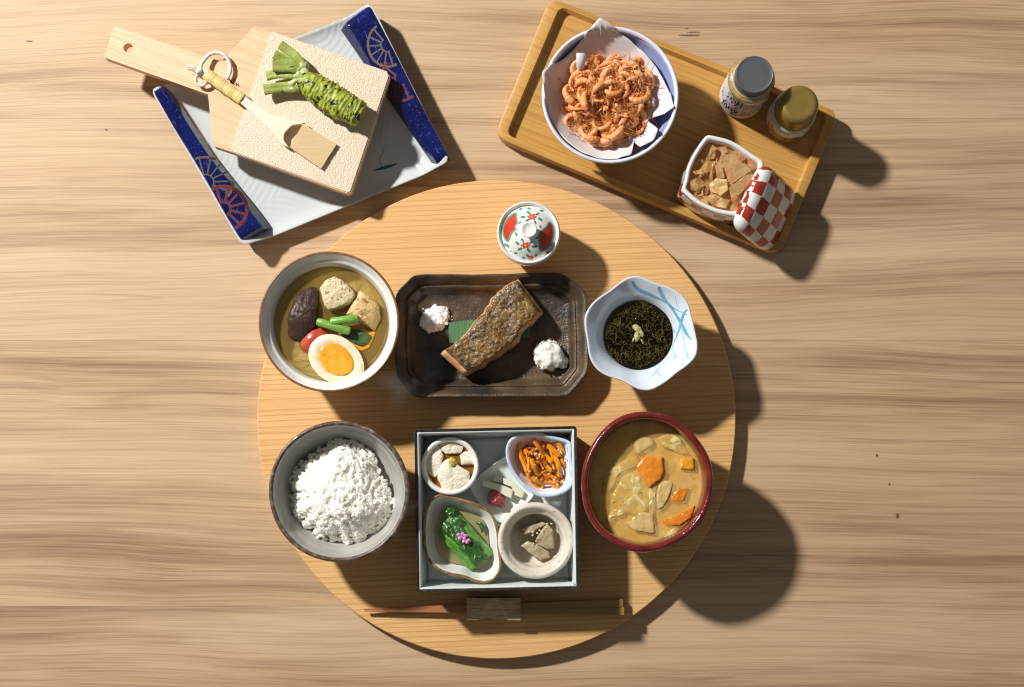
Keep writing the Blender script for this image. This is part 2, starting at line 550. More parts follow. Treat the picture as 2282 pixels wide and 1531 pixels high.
m_red = M('dark_red_lacquer_glaze', (0.10, 0.007, 0.008), 0.2, (0.19, 0.022, 0.018), 70, bump=[(60, 0.0008, 3), (500, 0.0003, 2)], coat=0.4)
m_cream = M('cream_stoneware', (0.62, 0.56, 0.46), 0.4, (0.70, 0.64, 0.55), 70, bump=(300, 0.00025, 3), speck=[(420, (0.25, 0.19, 0.14), 0.75), (70, (0.42, 0.52, 0.26), 0.72)])
m_bluebowl = M('blue_violet_glaze', (0.30, 0.38, 0.70), 0.14, (0.40, 0.47, 0.76), 30, coat=0.4)
m_rimwhite = M('pale_lilac_rim', (0.72, 0.74, 0.84), 0.15, coat=0.4)
m_cobalt = M('cobalt_glaze', (0.0035, 0.0095, 0.105), 0.10, (0.002, 0.004, 0.050), 45, coat=0.3, bump=(160, 0.0003, 2),
             speck=[(520, (0.05, 0.045, 0.16), 0.70)])
m_gold = M('gold_enamel', (0.11, 0.06, 0.018), 0.6, (0.19, 0.115, 0.04), 900, spec=0.15, bump=(1500, 0.0001))
m_redenamel = M('red_enamel', (0.15, 0.014, 0.009), 0.6, (0.21, 0.026, 0.014), 500, spec=0.15, bump=(1200, 0.0001))
m_palepaint = M('pale_blue_line', (0.08, 0.16, 0.34), 0.5, spec=0.15)
m_strokeblue = M('blue_brush_paint', (0.10, 0.33, 0.52), 0.2, (0.24, 0.47, 0.64), 120, coat=0.4)
m_strokepale = M('pale_brush_paint', (0.34, 0.56, 0.70), 0.2, (0.45, 0.63, 0.75), 120, coat=0.4)
m_green_paint = M('green_enamel', (0.06, 0.30, 0.17), 0.2, (0.12, 0.40, 0.25), 400, coat=0.3)
m_greendark = M('dark_green_paint', (0.02, 0.12, 0.12), 0.2, coat=0.3)
m_red_paint = M('vermilion_enamel', (0.58, 0.055, 0.025), 0.12, (0.50, 0.035, 0.025), 130, coat=0.5)
m_flower = M('flower_red_enamel', (0.75, 0.14, 0.06), 0.2, (0.62, 0.07, 0.03), 900, coat=0.3)
m_yellowpaint = M('yellow_enamel', (0.8, 0.42, 0.08), 0.3)
m_ink = M('black_ink', (0.012, 0.01, 0.01), 0.6)
m_inkred = M('red_ink', (0.62, 0.10, 0.14), 0.6)
m_inkviolet = M('violet_ink', (0.14, 0.10, 0.26), 0.6)

# ------------------------------------------------------------------ table of jointed planks
tb = tag(mk('table', *box((-1.6, -1.3, -0.040), (1.6, 1.5, -0.0215)), M('table_underside', (0.3, 0.2, 0.12), 0.7), origin=(0, 0, -0.04), smooth=False),
         'pale streaky wooden table top of long horizontal planks', 'table', None, 'structure')
joints = [-2500, -1850, -1240, -700, -225, 264, 759, 1351, 1905, 2500, 3150, 4300]
for i in range(len(joints) - 1):
    y1, y0 = W(0, joints[i]).y, W(0, joints[i + 1]).y
    g = 0.00005
    o = mk('plank', *box((-1.6, y0 + g, -0.021), (1.6, y1 - g, 0.0)), m_table, parent=tb, smooth=False, bevel=0.0001)
m_knot = M('knot_wood', (0.12, 0.065, 0.03), 0.6, (0.22, 0.13, 0.07), 300)
for i, (x, y, w, h) in enumerate([(237, 289, 3, 2), (1545, 72, 16, 1.6), (1537, 79, 24, 2.2), (1530, 63, 5, 1.5), (2000, 1150, 4, 6), (1954, 1015, 3, 3), (1982, 1079, 2, 3), (65, 92, 9, 1.5)]):
    c = W(x, y, 0); k = K(0)
    V = at([Vector((c.x + w * k * math.cos(a) * (1 + .5 * noise.noise(Vector((a * 2, i, 0)))), c.y + h * k * math.sin(a), 0)) for a in [2 * math.pi * j / 14 for j in range(14)]], 0.00012)
    mk('knot', V, [tuple(range(14))], m_knot, parent=tb)

# ------------------------------------------------------------------ round cedar board
ZB = 0.013
bc = W(1106.5, 935, ZB); br = 533.5 * K(ZB)
o2 = circ((bc.x, bc.y), br, 200)
rb = mk('round_board', *vessel(o2, [(0.0012, 0), (0.0, 0.0012), (0.0, ZB - 0.0008), (0.0008, ZB), (0.01, ZB)], 'offset'), m_board, ang=30, origin=(bc.x, bc.y, 0),
        label='large round golden cedar serving board under the breakfast dishes', cat='serving board')

# ------------------------------------------------------------------ simmered vegetable bowl
ZR = ZB + 0.060
c = W(733, 717, ZR); r = 157.5 * K(ZR)
bw = thing('simmered_dish_bowl', (c.x, c.y, ZB), 'white porcelain bowl with thin brown rim holding egg and shiitake in broth', 'bowl')
o2 = circ(c, r, 128)
mk('bowl_wall', *vessel(o2, [(0.034, ZB), (0.033, ZB + .001), (0.032, ZB + .006), (0.030, ZB + .007), (0.016, ZB + .018), (0.006, ZB + .038), (0.0014, ZB + .054), (0.0009, ZB + .0588),
    (0.0022, ZB + .0590), (0.0030, ZB + .0580), (0.0058, ZB + .0530), (0.0066, ZB + .0520), (0.0082, ZB + .0516), (0.0088, ZB + .050), (0.0105, ZB + .042), (0.014, ZB + .034), (0.022, ZB + .0295), (0.045, ZB + .028)]), m_bowlwhite, parent=bw, ang=60)
mk('rim', *loft([at(offset(o2, .0010), ZB + .0572), at(offset(o2, .0002), ZB + .0580), at(offset(o2, .0002), ZB + .0592), at(offset(o2, .0012), ZB + .0598), at(offset(o2, .0022), ZB + .0592)], False, False), m_brownrim, parent=bw, ang=0)
zl = ZB + 0.0425
m_broth = liquid('amber_broth', (1.0, 0.88, 0.52), body=(1.0, 0.62, 0.17), fac=0.12)
mk('broth', *loft([at(offset(o2, .0108), zl), at(offset(o2, .03), zl + 0.0001), at(offset(o2, .05), zl)], False, True), m_broth, ang=0, label='clear amber broth filling the bowl around the egg', cat='broth')
q = lambda pts: ZP(pts, 4.25, 560, 540)
m_shiitake = M('shiitake_skin', (0.036, 0.019, 0.014), 0.42, (0.080, 0.042, 0.030), 110, bump=[(1, 0.0022, 4, 1)], stretch=(190, 90, 150), coat=0.05)
V, F = chunk(q([(338, 860), (345, 740), (385, 600), (440, 490), (520, 432), (600, 420), (638, 480), (636, 600), (640, 710), (610, 790), (560, 850), (500, 930), (410, 935)]), zl - .008, zl + .004, .004, .0011, 150, 90, True, .9, .0065, 5, tilt=(-.12, .05))
mk('shiitake_mushroom', V, F, m_shiitake, ang=0, label='dark brown wrinkled shiitake cap leaning in the broth', cat='mushroom')
m_ganmo = M('tofu_patty_inside', (0.62, 0.50, 0.28), 0.55, (0.70, 0.59, 0.36), 240, bump=[(420, 0.0010, 4)], sss=0.15, speck=[(330, (0.22, 0.13, 0.05), 0.70), (150, (0.20, 0.09, 0.04), 0.73)])
m_ganmo2 = M('tofu_patty_skin', (0.62, 0.38, 0.13), 0.45, (0.72, 0.52, 0.25), 110, bump=[(260, 0.0016, 4)], sss=0.1, speck=[(170, (0.38, 0.17, 0.05), 0.66)])
V, F = chunk(q([(645, 440), (690, 365), (790, 318), (890, 375), (960, 450), (978, 520), (940, 575), (740, 640), (690, 600)]), ZB + .024, ZB + .0525, 0.002, 0.0006, 220, 90, False, 1.08, 0.001, 1)
mk('tofu_patty', V, F, m_ganmo, label='cream wedge of tofu patty with cut speckled face behind the green beans', cat='tofu patty')
V, F = chunk(q([(1030, 450), (960, 560), (890, 680), (960, 720), (1165, 835), (1222, 720), (1205, 600), (1120, 500)]), ZB + .024, ZB + .0485, 0.004, 0.0008, 180, 90, False, 1.02, 0.003, 2, tilt=(-0.12, 0.1))
mk('tofu_patty', V, F, m_ganmo2, label='golden fried tofu patty wedge nearest the dark plate', cat='tofu patty')
m_bean = M('bean_green', (0.15, 0.34, 0.045), 0.3, (0.24, 0.45, 0.09), 160, bump=(300, 0.0004), sss=0.2, sssr=(.5, 1, .2), ssss=0.002)
m_beanin = M('bean_inside', (0.36, 0.58, 0.18), 0.4)
for i, (a, b, lab) in enumerate([((630, 752), (930, 842), 'longer green bean piece lying across the front'), ((760, 752), (1005, 722), 'shorter green bean piece tucked behind the longer one')]):
    a, b = q([a, b]); pa, pb = W(*a, ZB + .0485 + .003 * i), W(*b, ZB + .0505 + .002 * i)
    P = [pa.lerp(pb, t / 8) + Vector((0, 0, 0.0012 * math.sin(math.pi * t / 8))) for t in range(9)]
    o = mk('green_bean', *tube(P, [0.0034, 0.0037, 0.0035, 0.0034, 0.0036, 0.0037, 0.0036, 0.0037, 0.0034], 14), m_bean, label=lab, cat='green bean')
    d = (pb - pa).normalized()
    mk('cut_end', *tube([pb + d * .00002, pb + d * .0004], [0.0026, 0.0022], 12), m_beanin, parent=o)
m_tomato = M('tomato_skin', (0.46, 0.05, 0.022), 0.22, (0.54, 0.16, 0.07), 70, 0.35, 0.7, coat=0.4, bump=(120, 0.0003))
mk('cherry_tomato', *blob(W(*q([(606, 925)])[0], ZB + .0375), (0.0150, 0.0112, 0.0100), (0, 0, R(35)), 4, 0.0003, 80), m_tomato, ang=0, label='peeled red cherry tomato between the shiitake and egg', cat='tomato')
# half egg, cut face up
ec = W(*q([(819, 1124)])[0], ZB + .0475); er = (0.0258, 0.0195)
ea = R(-36)
def eggring(f, z, n=72, c=ec):
    o = []
    for i in range(n):
        a = 2 * math.pi * i / n
        x = er[0] * math.cos(a) * (1 - 0.05 * math.cos(a)); y = er[1] * math.sin(a) * (1 - 0.10 * math.cos(a))
        x *= f; y *= f
        o.append(Vector((c.x + x * math.cos(ea) - y * math.sin(ea), c.y + x * math.sin(ea) + y * math.cos(ea), z)))
    return o
m_egg = M('seasoned_egg_white', (0.80, 0.68, 0.47), 0.3, (0.84, 0.75, 0.58), 120, sss=0.3, sssr=(1, .8, .5), ssss=0.003, coat=0.15, bump=(200, 0.0002))
m_yolk = M('soft_yolk', (0.82, 0.32, 0.015), 0.12, (0.88, 0.46, 0.05), 130, sss=0.2, sssr=(1, .4, .05), ssss=0.003, coat=0.6, bump=(160, 0.0008))
ez = ec.z
eg = mk('egg_half', *loft([eggring(0.35, ez - .0165), eggring(0.62, ez - .0145), eggring(0.85, ez - .009), eggring(0.98, ez - .002), eggring(1.0, ez - .0006), eggring(0.985, ez), eggring(0.80, ez + .0001), eggring(0.64, ez - .0001), eggring(0.60, ez - .0010), eggring(0.3, ez - .002), eggring(0.02, ez - .002)]), m_egg, ang=60,
        label='soft boiled egg half with orange yolk facing up', cat='egg')
yc = Vector((ec.x - .0006, ec.y + .0006, 0))
yr = []
for f, z in ((1.04, ez - .0004), (1.0, ez + .0003), (0.85, ez + .0006), (0.5, ez + .0002), (0.2, ez), (0.02, ez)):
    yr.append([v + Vector((0.0011 * noise.noise(v * 190), 0.0011 * noise.noise(v * 190 + Vector((5, 5, 5))), 0.0004 * noise.noise(v * 260))) for v in eggring(0.615 * f, z, 72, yc)])
mk('yolk', *loft(yr), m_yolk, parent=eg, ang=0)
m_pump = M('pumpkin_flesh', (0.72, 0.30, 0.012), 0.32, (0.78, 0.40, 0.03), 120, bump=(220, 0.0006), sss=0.2, ssss=0.002, coat=0.2)
m_pskin = M('pumpkin_skin', (0.028, 0.058, 0.022), 0.3, (0.10, 0.15, 0.06), 110, 0.4, 0.65, bump=(160, 0.0012), coat=0.3)
pk = mk('pumpkin_piece', *chunk(q([(832, 880), (935, 792), (1180, 852), (1120, 1000), (1040, 1030), (860, 955)]), ZB + .024, ZB + .0435, 0.0015, 0.0003, 200, 80, False, 1.0, 0, 4), m_pump,
        label='orange pumpkin piece with dark green rind beside the egg', cat='pumpkin')
mk('rind', *chunk(q([(860, 880), (955, 812), (1120, 868), (1128, 910), (1100, 965), (1030, 980), (930, 935)]), ZB + .039, ZB + .0450, 0.0012, 0.0005, 260, 70, True, 1.0, 0.0006, 6), m_pskin, parent=pk)

# ------------------------------------------------------------------ dark plate with grilled fish
ZP1 = ZB + 0.022
pl_out = ZP([(290, 112), (420, 95), (1000, 96), (1500, 82), (1840, 84), (1905, 112), (2100, 270), (2126, 340), (2140, 700), (2150, 1120), (2120, 1180), (1960, 1365), (1890, 1396), (1100, 1405), (340, 1410), (270, 1370), (118, 1195), (98, 1120), (92, 700), (104, 320), (130, 262)], 4.754, 860, 590)
po = outl(pl_out, ZP1, 168, False)
for _ in range(1): po = [(po[i - 1] + po[i] * 2 + po[(i + 1) % len(po)]) / 4 for i in range(len(po))]
prof = [(0.020, ZB), (0.018, ZB), (0.0165, ZB + .003), (0.006, ZB + .010), (0.0008, ZB + .018), (0.0, ZB + .0205), (0.0008, ZB + .0222), (0.0026, ZB + .0222), (0.0042, ZB + .0205),
        (0.0075, ZB + .0150), (0.0092, ZB + .0140), (0.0104, ZB + .0146), (0.0116, ZB + .0140), (0.0136, ZB + .0110), (0.0165, ZB + .0072), (0.0185, ZB + .0066), (0.026, ZB + .0062), (0.036, ZB + .006), (0.046, ZB + .006)]
rings = []
for d, z in prof:
    ring = []
    for p in (offset(po, d) if d < .02 else scaled(offset(po, .0185), 1 - (d - .0185) / .045)):
        u = Vector((p.x * 45, p.y * 45, d * 30)); w = 0.0007 if d < .02 else 0.0003
        ring.append(Vector((p.x + w * noise.noise(u), p.y + w * noise.noise(u + Vector((3, 3, 3))), max(ZB, z + (w * noise.noise(u * 1.4) if z > ZB else 0)))))
    rings.append(ring)
dp = mk('fish_plate', *loft(rings), m_dark, ang=50, origin=(cen(po).x, cen(po).y, ZB), label='dark bronze rectangular stoneware plate with cut corners under the fish', cat='plate')
zf = ZB + .0066
q = lambda pts: ZP(pts, 4.754, 860, 590)
v2 = lambda pts, z: [Vector((v.x, v.y, 0)) for v in WP(q(pts), z)]
m_leaf = M('bamboo_leaf', (0.055, 0.15, 0.06), 0.35, (0.09, 0.22, 0.10), 1, 0.4, 0.6, stretch=(900, 20, 1), bump=[(1, 0.0004, 2, 1)])
mk('bamboo_leaf', *slab(v2([(668, 615), (664, 720), (672, 832)], zf), v2([(1530, 520), (1535, 640), (1525, 770)], zf), 14, 24, lambda u, v, p: zf + .0016 + 0.0006 * math.sin(v * 7), lambda v: v.z - .0005), m_leaf,
   label='strip of ribbed green bamboo leaf tucked under the fish', cat='leaf')
FT = 0.0215
fl = v2([(568, 935), (690, 850), (820, 742), (950, 592), (1060, 450), (1130, 338), (1235, 240), (1410, 132)], zf + FT)
fr_ = v2([(828, 1168), (985, 1090), (1160, 990), (1310, 880), (1418, 792), (1452, 700), (1560, 605), (1672, 492)], zf + FT)
def fz(u, v, p):
    e = min(v, 1 - v) * 9; e = min(1, e)
    eu = min(1, min(u, 1 - u) * 14)
    f = (1 - (1 - e) ** 2) * 0.65 + 0.35; g = (1 - (1 - eu) ** 2) * .7 + .3
    return zf + .0026 + FT * (0.42 + 0.58 * f * g) + 0.0011 * noise.noise(Vector((p.x * 90, p.y * 90, 0))) + 0.0005 * math.sin((u * 16 + 2 * v)) - 0.004 * max(0, u - 0.75)
m_flesh = M('salmon_flesh', (0.68, 0.30, 0.11), 0.42, (0.76, 0.44, 0.22), 1, 0.35, 0.7, stretch=(180, 180, 90), bump=[(1, 0.0012, 4, 1)], sss=0.2, sssr=(1, .4, .2), ssss=0.003)
fl = [p + Vector((noise.noise(p * 160), noise.noise(p * 160 + Vector((4, 4, 4))), 0)) * .0012 for p in catmull(fl, 60, False)]
fr_ = [p + Vector((noise.noise(p * 140), noise.noise(p * 140 + Vector((4, 4, 4))), 0)) * .0022 for p in catmull(fr_, 60, False)]
fsh = thing('grilled_fish', (cen(fl + fr_).x, cen(fl + fr_).y, zf + .0022), 'grilled salmon fillet with crisp browned skin lying across the dark plate', 'fish')
mk('flesh', *slab(fl, fr_, 60, 26, fz, lambda v: zf + .0024 if v.z > 1 else zf + .0024), m_flesh, parent=fsh, ang=70)
# browned skin, a separate sheet on top
t = NT('crisp_fish_skin'); cc = t.coord()
n1 = t.noise(cc, 45, 4, 0.6); n2 = t.noise(cc, 210, 5, 0.65); n3 = t.noise(cc, 600, 3, 0.6)
b0 = t.mix(t.ramp(n1, [(0.38, 0.0), (0.62, 1.0)]), (0.25, 0.14, 0.032), (0.14, 0.070, 0.022))
b0 = t.mix(t.ramp(n2, [(0.36, 0.0), (0.54, 1.0)]), (0.060, 0.032, 0.014), b0)
b0 = t.mix(t.ramp(n3, [(0.54, 0.0), (0.68, 0.7)]), b0, (0.48, 0.35, 0.15))  # pale flecks paint glints of the shiny skin into its colour
b0 = t.mix(t.ramp(t.noise(cc, 55, 4, .65), [(0.55, 0.0), (0.64, 0.85)]), b0, (0.028, 0.015, 0.012))
b0 = t.mix(t.math('MULTIPLY', t.ramp(t.noise(cc, 38, 3), [(0.60, 0.0), (0.70, 1.0)]), t.ramp(n3, [(0.42, 0.0), (0.56, 1.0)])), b0, (0.42, 0.40, 0.33))
t.color(b0); t.rough(0.2); t.b.inputs['Coat Weight'].default_value = 0.55; t.b.inputs['Coat Roughness'].default_value = 0.16
t.normal(t.bump(n3, 0.0004, 1.0, t.bump(n2, 0.0014, 1.0)))
def edge(f0, f1, a, b, u0, u1):
    A, B = catmull(a, 60, False), catmull(b, 60, False)
    i0, i1 = int(u0 * 59), int(u1 * 59)
    return [A[i].lerp(B[i], f0 + 0.03 * noise.noise(Vector((i * .35, f0 * 9, 0)))) for i in range(i0, i1 + 1)], [A[i].lerp(B[i], f1 + 0.06 * noise.noise(Vector((i * .35, f1 * 9, 3)))) for i in range(i0, i1 + 1)]
sl, sr = edge(0.035, 0.925, fl, fr_, 0.06, 0.985)
def sz(u, v, p):
    e = 0.06 + v * (0.90 - 0.035); uu = .07 + u * .915
    w = min(1, min(u, 1 - u, ) * 12) * min(1, min(v, 1 - v) * 8)
    return fz(uu, e, p) + 0.0002 + 0.0009 * (0.4 + 0.6 * w) + 0.0006 * noise.noise(Vector((p.x * 350, p.y * 350, 1)))
mk('skin', *slab(sl, sr, 110, 56, sz, lambda v: v.z - .0030), t.m, parent=fsh, ang=70)
m_salt = soft('salt_crystal', (0.88, 0.88, 0.90), (0.92, 0.92, 0.93), 0.003)
def grains(c, rx, ry, h, n, s0, s1, seed, shape=None):
    rnd = random.Random(seed); parts = []
    for i in range(n):
        a = rnd.random() * 6.283; rr = math.sqrt(rnd.random())
        k = 1 + 0.28 * math.sin(a * 3 + 1) + 0.16 * math.sin(a * 5 + 2)
        x, y = rx * rr * k * math.cos(a), ry * rr * k * math.sin(a)
        z = c.z + h * (1 - rr ** 1.6) * rnd.random() ** .4
        s = rnd.uniform(s0, s1)
        m = Euler((rnd.random() * 3, rnd.random() * 3, rnd.random() * 3)).to_matrix()
        V, F = box((-s, -s, -s * .8), (s, s, s * .8))
        parts.append(([m @ v + Vector((c.x + x, c.y + y, z + s * .6)) for v in V], F))
    return join(parts)
sc_ = W(*q([(520, 575)])[0], zf)
V1, F1 = blob(sc_ + Vector((0, 0, .001)), (0.0135, 0.0104, 0.0056), (0, 0, .6), 5, 0.0030, 230, 5, zf)
V2, F2 = grains(sc_, 0.0110, 0.0088, 0.0050, 320, 0.0002, 0.0005, 3)
mk('salt', *join([(V1, F1), (V2, F2)]), m_salt, ang=20, label='small heap of coarse white salt on the dark plate', cat='salt', kind='stuff')
m_oroshi = soft('grated_radish', (0.75, 0.76, 0.68), (0.82, 0.82, 0.75), 0.005, 0.12, 200, 0.7)
oc = W(*q([(1722, 970)])[0], zf)
parts = [blob(oc + Vector((-.0005, .0005, .0035)), (0.0128, 0.0134, 0.0095), (0, 0, .3), 5, 0.0024, 150, 8, zf + .0003, 4), blob(oc + Vector((.0115, -.0055, .0015)), (0.0065, 0.0050, 0.0050), (0, 0, .3), 4, 0.002, 220, 9, zf + .0003)]
rnd = random.Random(4)
for i in range(60):
    a = rnd.random() * 6.28; e = rnd.uniform(0.05, .6); d = Vector((math.cos(a) * math.cos(e), math.sin(a) * math.cos(e), math.sin(e)))
    p = oc + Vector((-.0005, .0005, .0035)) + Vector((d.x * .0122, d.y * .0130, d.z * .0105)); p.z = max(p.z, zf + .0006)
    s = Vector((rnd.uniform(-1, 1), rnd.uniform(-1, 1), rnd.uniform(-.6, .3))).normalized()
    L = rnd.uniform(.0012, .003)
    parts.append(tube([p - s * L + d * .0002, p + d * .0006, p + s * L], [.0002, .0005, .0002], 5))
mk('grated_radish', *join(parts), m_oroshi, ang=0, label='moist mound of grated white radish beside the fish', cat='grated radish')

# ------------------------------------------------------------------ small lidded cup
ZC = ZB + 0.046
c = W(1178, 518.5, ZC); r = 70.9 * K(ZC)
o2 = circ(c, r, 96)
mk('cup', *vessel(o2, [(0.0125, ZB), (0.012, ZB), (0.0115, ZB + .004), (0.010, ZB + .005), (0.004, ZB + .014), (0.0008, ZB + .030), (0.0, ZB + .043), (0.0004, ZB + .0455), (0.0014, ZB + .0463), (0.0026, ZB + .0455), (0.0034, ZB + .043), (0.0038, ZB + .038), (0.0045, ZB + .030), (0.012, ZB + .012)]), m_white, ang=60,
   origin=(c.x, c.y, ZB), label='small round white porcelain cup beneath the red and green painted lid', cat='cup')
lz = ZB + .0425; lr = 62.6 * K(lz)
def domez(f): return lz + 0.0125 * (1 - f ** 2.3)
prof = [(lr * 0.25, lz - .003), (0.0006, lz - .003), (0.0002, lz - .0012), (0.0, lz)] + [(lr * (1 - f), domez(f)) for f in (.97, .92, .85, .77, .68, .58, .48, .38, .3)]
V, F = vessel(circ(c, lr, 96), prof)
lid = thing('cup_cover', (c.x, c.y, lz), 'domed white lid with red panels, painted flowers and round knob', 'lid')
dome = mk('dome', V, F, m_white, parent=lid, ang=60)
lb = bvh(V, F)
kz = domez(0.2)
mk('knob', *vessel(circ(c, 0.0068, 48), [(0.0035, kz - .002), (0.0030, kz - .0005), (0.0026, kz + .003), (0.0012, kz + .0052), (0.0001, kz + .0066), (0.0, kz + .0074), (0.0006, kz + .0080), (0.0014, kz + .0078), (0.003, kz + .0066), (0.005, kz + .0062)]), m_white, parent=lid, ang=0)
q = lambda pts: ZP(pts, 8.06, 1090, 430)
for po_ in ([(248, 640), (275, 540), (340, 450), (480, 362), (492, 480), (520, 560), (515, 630), (410, 715), (335, 862), (262, 770)],
            [(1085, 525), (1145, 600), (1165, 720), (1140, 870), (1075, 970), (1010, 1020), (918, 1035), (905, 900), (892, 760), (960, 665), (1030, 610)]):
    mk('red_panel', *patch(q(po_), lb, .00010, 48, False, 8), m_red_paint, parent=dome, ang=0)
    V, F = ribbon(q(po_ + [po_[0], po_[1]]), 3.4, lb, .00022, 90)
    mk('green_border', V, F, m_green_paint, parent=dome, ang=0)
def oval(x, y, a, b, ang, n=12):
    return [(x + a * math.cos(t) * math.cos(ang) - b * math.sin(t) * math.sin(ang), y + a * math.cos(t) * math.sin(ang) + b * math.sin(t) * math.cos(ang)) for t in [2 * math.pi * i / n for i in range(n)]]
for fx, fy, fr in ((770, 430, 88), (655, 940, 92), (655, 255, 60), (388, 1045, 70), (750, 1165, 60)):
    ps = []
    for i in range(24):
        a = 2 * math.pi * i / 24; rr = fr * (0.82 + 0.22 * math.cos(6 * a))
        ps.append((fx + rr * math.cos(a), fy + rr * 0.72 * math.sin(a)))
    V, F = patch(q(ps), lb, .00012, 36, True, 3)
    if V: mk('painted_flower', V, F, m_flower, parent=dome, ang=0)
    V, F = patch(q(oval(fx, fy, fr * .25, fr * .2, 0)), lb, .0002, 12, True, 2)
    if V: mk('flower_centre', V, F, m_yellowpaint, parent=dome, ang=0)
for lx, ly, la, ls in ((705, 352, .5, 1), (868, 380, -.3, 1), (608, 434, -.1, 1.1), (690, 490, -.4, 1), (918, 472, .6, 1.1), (826, 525, 1.2, .9), (598, 846, 1.0, .9), (508, 902, .7, 1.1), (748, 890, -.6, .9), (812, 960, -.1, 1.2), (555, 1005, -.4, 1.1), (710, 1030, .8, 1.1),
                       (550, 535, -1.0, .8), (488, 740, 1.2, .9), (920, 608, 1.2, .8), (862, 808, -.4, .8), (340, 950, 1.3, .8), (480, 1080, .2, .9), (568, 290, -.4, .8), (715, 282, .3, .8), (690, 1124, .6, .9), (842, 1122, -.5, .8), (618, 1165, .1, .9), (945, 320, .2, .9), (1040, 1060, -.6, .8), (295, 930, 1.1, .9)):
    V, F = patch(q(oval(lx, ly, 42 * ls, 21 * ls, la)), lb, .0001, 16, True, 2)
    if V: mk('painted_leaf', V, F, m_green_paint, parent=dome, ang=0)
    dx, dy = math.cos(la) * 40 * ls, math.sin(la) * 40 * ls
    V, F = ribbon(q([(lx - dx, ly - dy), (lx + dx * .8, ly + dy * .8)]), 0.8, lb, .0002, 6)
    if V: mk('leaf_vein', V, F, m_greendark, parent=dome, ang=0)

# ------------------------------------------------------------------ flower-shaped seaweed bowl
ZM = ZB + 0.050
q = lambda pts: ZP(pts, 4.94, 1290, 590)
mo = outl(q([(620, 120), (720, 140), (850, 198), (1000, 245), (1125, 320), (1210, 430), (1245, 560), (1285, 730), (1312, 880), (1290, 1010), (1200, 1110), (1080, 1195), (950, 1300), (800, 1380), (680, 1378), (600, 1345), (470, 1275), (300, 1220), (190, 1140), (120, 1020), (92, 850), (62, 650), (75, 540), (140, 430), (230, 350), (345, 275), (450, 190), (530, 140)]), ZM, 140)
c = cen(mo); ci = W(*q([(655, 772)])[0], ZB + .034); rc = 383 / 4.94 * K(ZB + .034)
def mring(t, z, off=0.0):
    o = []
    for p in (offset(mo, off) if off else mo):
        d = (p - c).normalized(); g = Vector((ci.x, ci.y, 0)) + d * rc
        w = p.lerp(g, t); lob = ((p - c).length / 0.05 - 1)
        o.append(Vector((w.x, w.y, z + (1 - t) * 0.006 * lob)))
    return o
def mcirc(f, z): return [Vector((ci.x, ci.y, z)) + (p - c).normalized() * rc * f for p in mo]
rings = [mcirc(.45, ZB), mcirc(.62, ZB), mcirc(.64, ZB + .006), mcirc(.85, ZB + .012), mring(.55, ZB + .028), mring(.18, ZB + .041), mring(0.02, ZB + .047), mring(0, ZB + .0485), mring(0.02, ZB + .0497), mring(0.06, ZB + .0500), mring(0.12, ZB + .0492),
         mring(.30, ZB + .0462), mring(.5, ZB + .0430), mring(.7, ZB + .0395), mring(.86, ZB + .0360), mring(.97, ZB + .0325), mcirc(.96, ZB + .029), mcirc(.85, ZB + .020), mcirc(.6, ZB + .014), mcirc(.2, ZB + .012), mcirc(.02, ZB + .012)]
V, F = loft(rings)
sb = thing('flower_bowl', (ci.x, ci.y, ZB), 'pale blue white five-lobed bowl with blue grass strokes holding seaweed', 'bowl')
fbw = mk('bowl_wall', V, F, m_blue_white, parent=sb, ang=0)
mb = bvh(V, F)
for i, (pth, w, mt) in enumerate([
    ([(585, 180), (620, 240), (680, 285), (800, 335), (930, 400), (1050, 480), (1190, 550)], [5, 8, 7, 4, 3, 2, 1.5], 0), ([(880, 245), (900, 300), (950, 390), (1020, 470), (1090, 580), (1150, 690), (1200, 780), (1245, 825)], [7, 8, 6, 5, 6, 7, 7, 2], 0),
    ([(1062, 345), (1075, 420), (1092, 475)], [2, 1.6, 1], 1), ([(1195, 490), (1155, 540), (1125, 640), (1085, 770), (1050, 850), (1030, 900)], [4, 6, 6, 4, 2, 1], 0), ([(1130, 690), (1150, 800), (1165, 900), (1190, 985), (1205, 1040)], [2, 1.6, 1.6, 5, 3], 1),
    ([(1020, 680), (1050, 730), (1090, 765)], [2, 4, 2], 1), ([(1035, 890), (1045, 960), (1075, 1020), (1030, 1025)], [2, 4, 5, 3], 1), ([(950, 1060), (900, 1120), (850, 1170), (800, 1225), (760, 1275)], [1, 1.5, 3, 1.5, 1], 1), ([(855, 1175), (870, 1200), (900, 1212)], [3, 5, 2], 1)]):
    V, F = ribbon(q(pth), w, mb, .00012, 30)
    if V: mk('brush_stroke', V, F, (m_strokeblue, m_strokepale)[mt], parent=fbw, ang=0)
zm = ZB + .0315
m_moz = M('seaweed_strand', (0.055, 0.042, 0.005), 0.35, (0.125, 0.095, 0.013), 160, spec=0.3)
m_mozl = M('seaweed_liquid', (0.040, 0.030, 0.004), 0.08, (0.070, 0.052, 0.008), 80, bump=(260, 0.0008))
mzl = mk('vinegar_liquid', *loft([at(circ(ci, rc * .985, 72), zm), at(circ(ci, rc * .7, 72), zm + .0003), at(circ(ci, rc * .3, 72), zm + .0006), at(circ(ci, rc * .03, 72), zm + .0006)], False, True), m_mozl, ang=0, label='dark brown vinegar liquid around the seaweed strands', cat='liquid')
rnd = random.Random(12); parts = []
